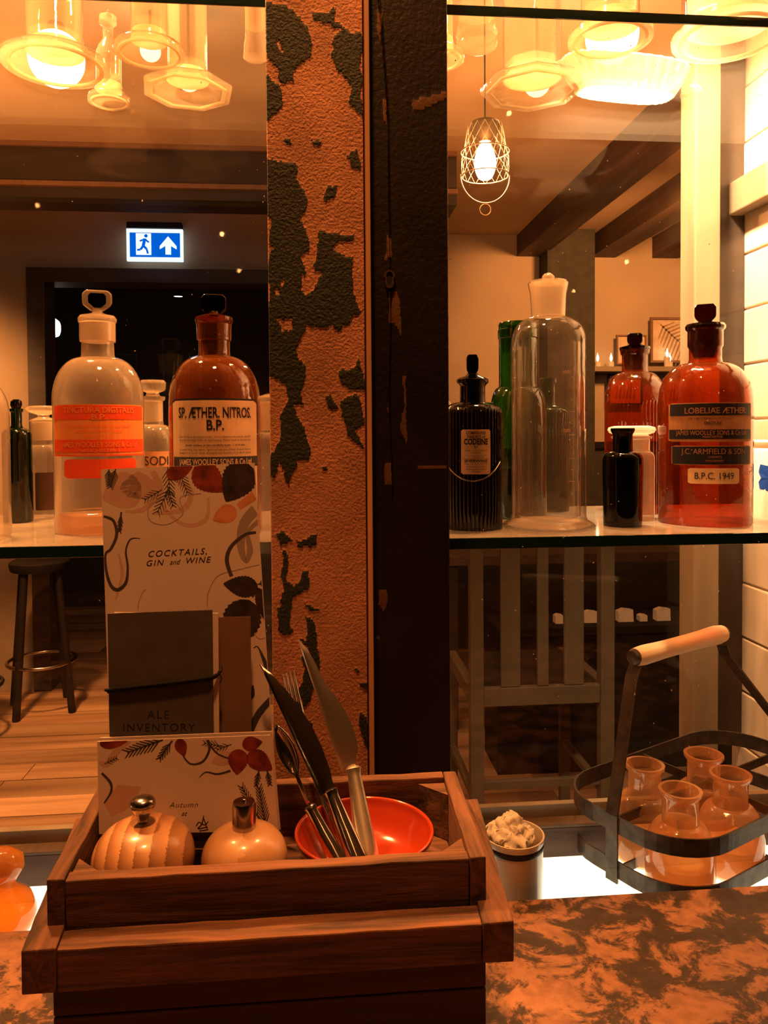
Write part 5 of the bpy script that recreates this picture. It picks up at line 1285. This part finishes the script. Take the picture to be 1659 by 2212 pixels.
# slatted high chair
Yc = 2.1
t = thing('high_chair', 'sage painted slat-back bar chair seen through the right pane', 'chair', (X(1168, 1500, Yc), Yc, 0))
ox = t.location.x
def vb(name, px0, px1, y0, y1, yA, yB, mat=M['chair'], parent=t, bev=.002):
    x0_, x1_ = X(px0, 1350, Yc)-ox, X(px1, 1350, Yc)-ox
    return box(name, (x0_, yA, y0), (x1_, yB, y1), mat, parent, bev)
zt_, zs_ = PY(1168, 1130, Yc).z, PY(1168, 1500, Yc).z
bx0, bx1 = 1014, 1323
vb('back_post', 1014, 1042, 0, zt_, -.018, .018); vb('back_post', 1294, 1323, 0, zt_, -.018, .018)
for a_, b_ in ((1081, 1123), (1160, 1184), (1218, 1260)): vb('slat', a_, b_, zs_+.026, zt_-.05, -.007, .007)
vb('top_rail', 1042.5, 1293.5, zt_-.05, zt_, -.011, .011); vb('seat_rail', 1042.5, 1293.5, zs_-.026, zs_+.025, -.012, .012)
x0_, x1_ = X(1014, 1350, Yc)-ox, X(1323, 1350, Yc)-ox
box('side_rail', (x0_+.002, .0185, zs_-.02), (x0_+.03, .36, zs_+.022), M['chair'], t, .002); box('side_rail', (x1_-.03, .0185, zs_-.02), (x1_-.002, .36, zs_+.022), M['chair'], t, .002)
box('seat', (x0_+.031, .013, zs_-.01), (x1_-.031, .38, zs_+.018), M['dark'], t, .005)
for xx in (x0_+.001, x1_-.032): box('front_leg', (xx, .361, 0), (xx+.031, .392, zs_+.02), M['chair'], t, .002)
zz = PY(1168, 1690, Yc).z; box('stretcher', (x0_+.036, -.008, zz-.012), (x1_-.037, .008, zz+.012), M['chair'], t, .002)
for xx in (x0_+.005, x1_-.029): box('stretcher', (xx, .019, zz-.05), (xx+.02, .36, zz-.028), M['chair'], t, .002)

# tables, bench and papers
zt2 = PY(1200, 1197, 3.4).z
t = thing('dining_table', 'brown wooden table behind the slat-back chair', 'table', (1.1, 3.6, 0))
box('tabletop', (-.55, -.2, zt2-.045), (.95, .35, zt2), M['joist'], t, .003)
for a_, b_ in ((-.5, -.15), (.9, -.15), (-.5, .3), (.9, .3)): box('leg', (a_-.03, b_-.03, 0), (a_+.03, b_+.03, zt2-.0455), M['beam'], t)
zb2 = PY(1250, 1346, 3.0).z
t = thing('bench', 'closed dark bench with folded papers behind the slat-back chair', 'bench', (1.2, 3.05, 0))
box('seat', (-.5, -.12, zb2-.03), (.75, .14, zb2), M['dark'], t)
box('shade_panel', (-.5, -.10, 0), (.75, -.08, zb2-.0305), M['dark'], t)  # added dark panel hiding the lit floor, standing in for shade
box('end_panel', (-.5, -.079, 0), (-.48, .14, zb2-.0305), M['dark'], t); box('end_panel', (.73, -.079, 0), (.75, .14, zb2-.0305), M['dark'], t)
for (a_, b_, h_, lab) in ((1262, 1290, 26, 'folded white paper left of the chair\'s right post'), (1200, 1216, 20, 'scrap of white paper between two chair slats'), (1336, 1368, 28, 'folded white paper right of the chair\'s right post'), (1382, 1398, 14, 'tiny white paper in the row of three'), (1418, 1448, 28, 'rightmost folded white paper on the bench')):
    c0, c1 = PY(a_, 1345, 3.0), PY(b_, 1345, 3.0); mm = mpp(c0)
    bm = bmesh.new(); w_ = c1.x-c0.x; hh = h_*mm
    P = [(-w_/2, 0), (w_/2, 0), (w_/2, hh*.9), (-w_*.1, hh), (-w_/2, hh*.8)]; A = [bm.verts.new((x, -.004+.1*z, z)) for x, z in P]; B = [bm.verts.new((x, .004-.0*z+.03, z*.96)) for x, z in P]
    bm.faces.new(A); bm.faces.new(B[::-1])
    for i in range(5): bm.faces.new((A[i], A[(i+1) % 5], B[(i+1) % 5], B[i]))
    o = link('folded_paper', bm, M['napkin']); o.location = ((c0.x+c1.x)/2, 3.0, zb2+.0003); tag(o, lab, 'paper', 'folded papers on the bench')

# dark bar stools at the left
def stool(label, px, py, Y_, r_=.16):
    c = PZ(px, py, 0) if Y_ is None else PY(px, py, Y_); t = thing('bar_stool', label, 'stool', (c.x, c.y, 0), .4, 'dark bar stools by the doorway'); h_ = .74
    bm = bmesh.new(); lathe(bm, [(0, h_-.05), (r_*.95, h_-.05), (r_, h_-.03), (r_, h_-.01), (r_*.9, h_), (0, h_)], 40); link('seat', bm, M['dark'], t, smooth=40)
    for k in range(4):
        a_ = PI/4+k*PI/2; bm = bmesh.new(); tube(bm, [(r_*1.25*math.cos(a_), r_*1.25*math.sin(a_), 0), (r_*.75*math.cos(a_), r_*.75*math.sin(a_), h_-.05)], .018, 10); link('leg', bm, M['dark'], t, smooth=60)
    bm = bmesh.new(); tube(bm, [(r_*1.12*math.cos(2*PI*i/28), r_*1.12*math.sin(2*PI*i/28), .24) for i in range(28)], .009, 8, closed=True); link('foot_ring', bm, M['chrome'], t, smooth=60)
    return t
stool('nearer dark bar stool at the left edge under the glass shelf', -95, 1600, None, .17)
stool('farther dark bar stool beside the doorway under the glass shelf', 92, 1530, None, .14)
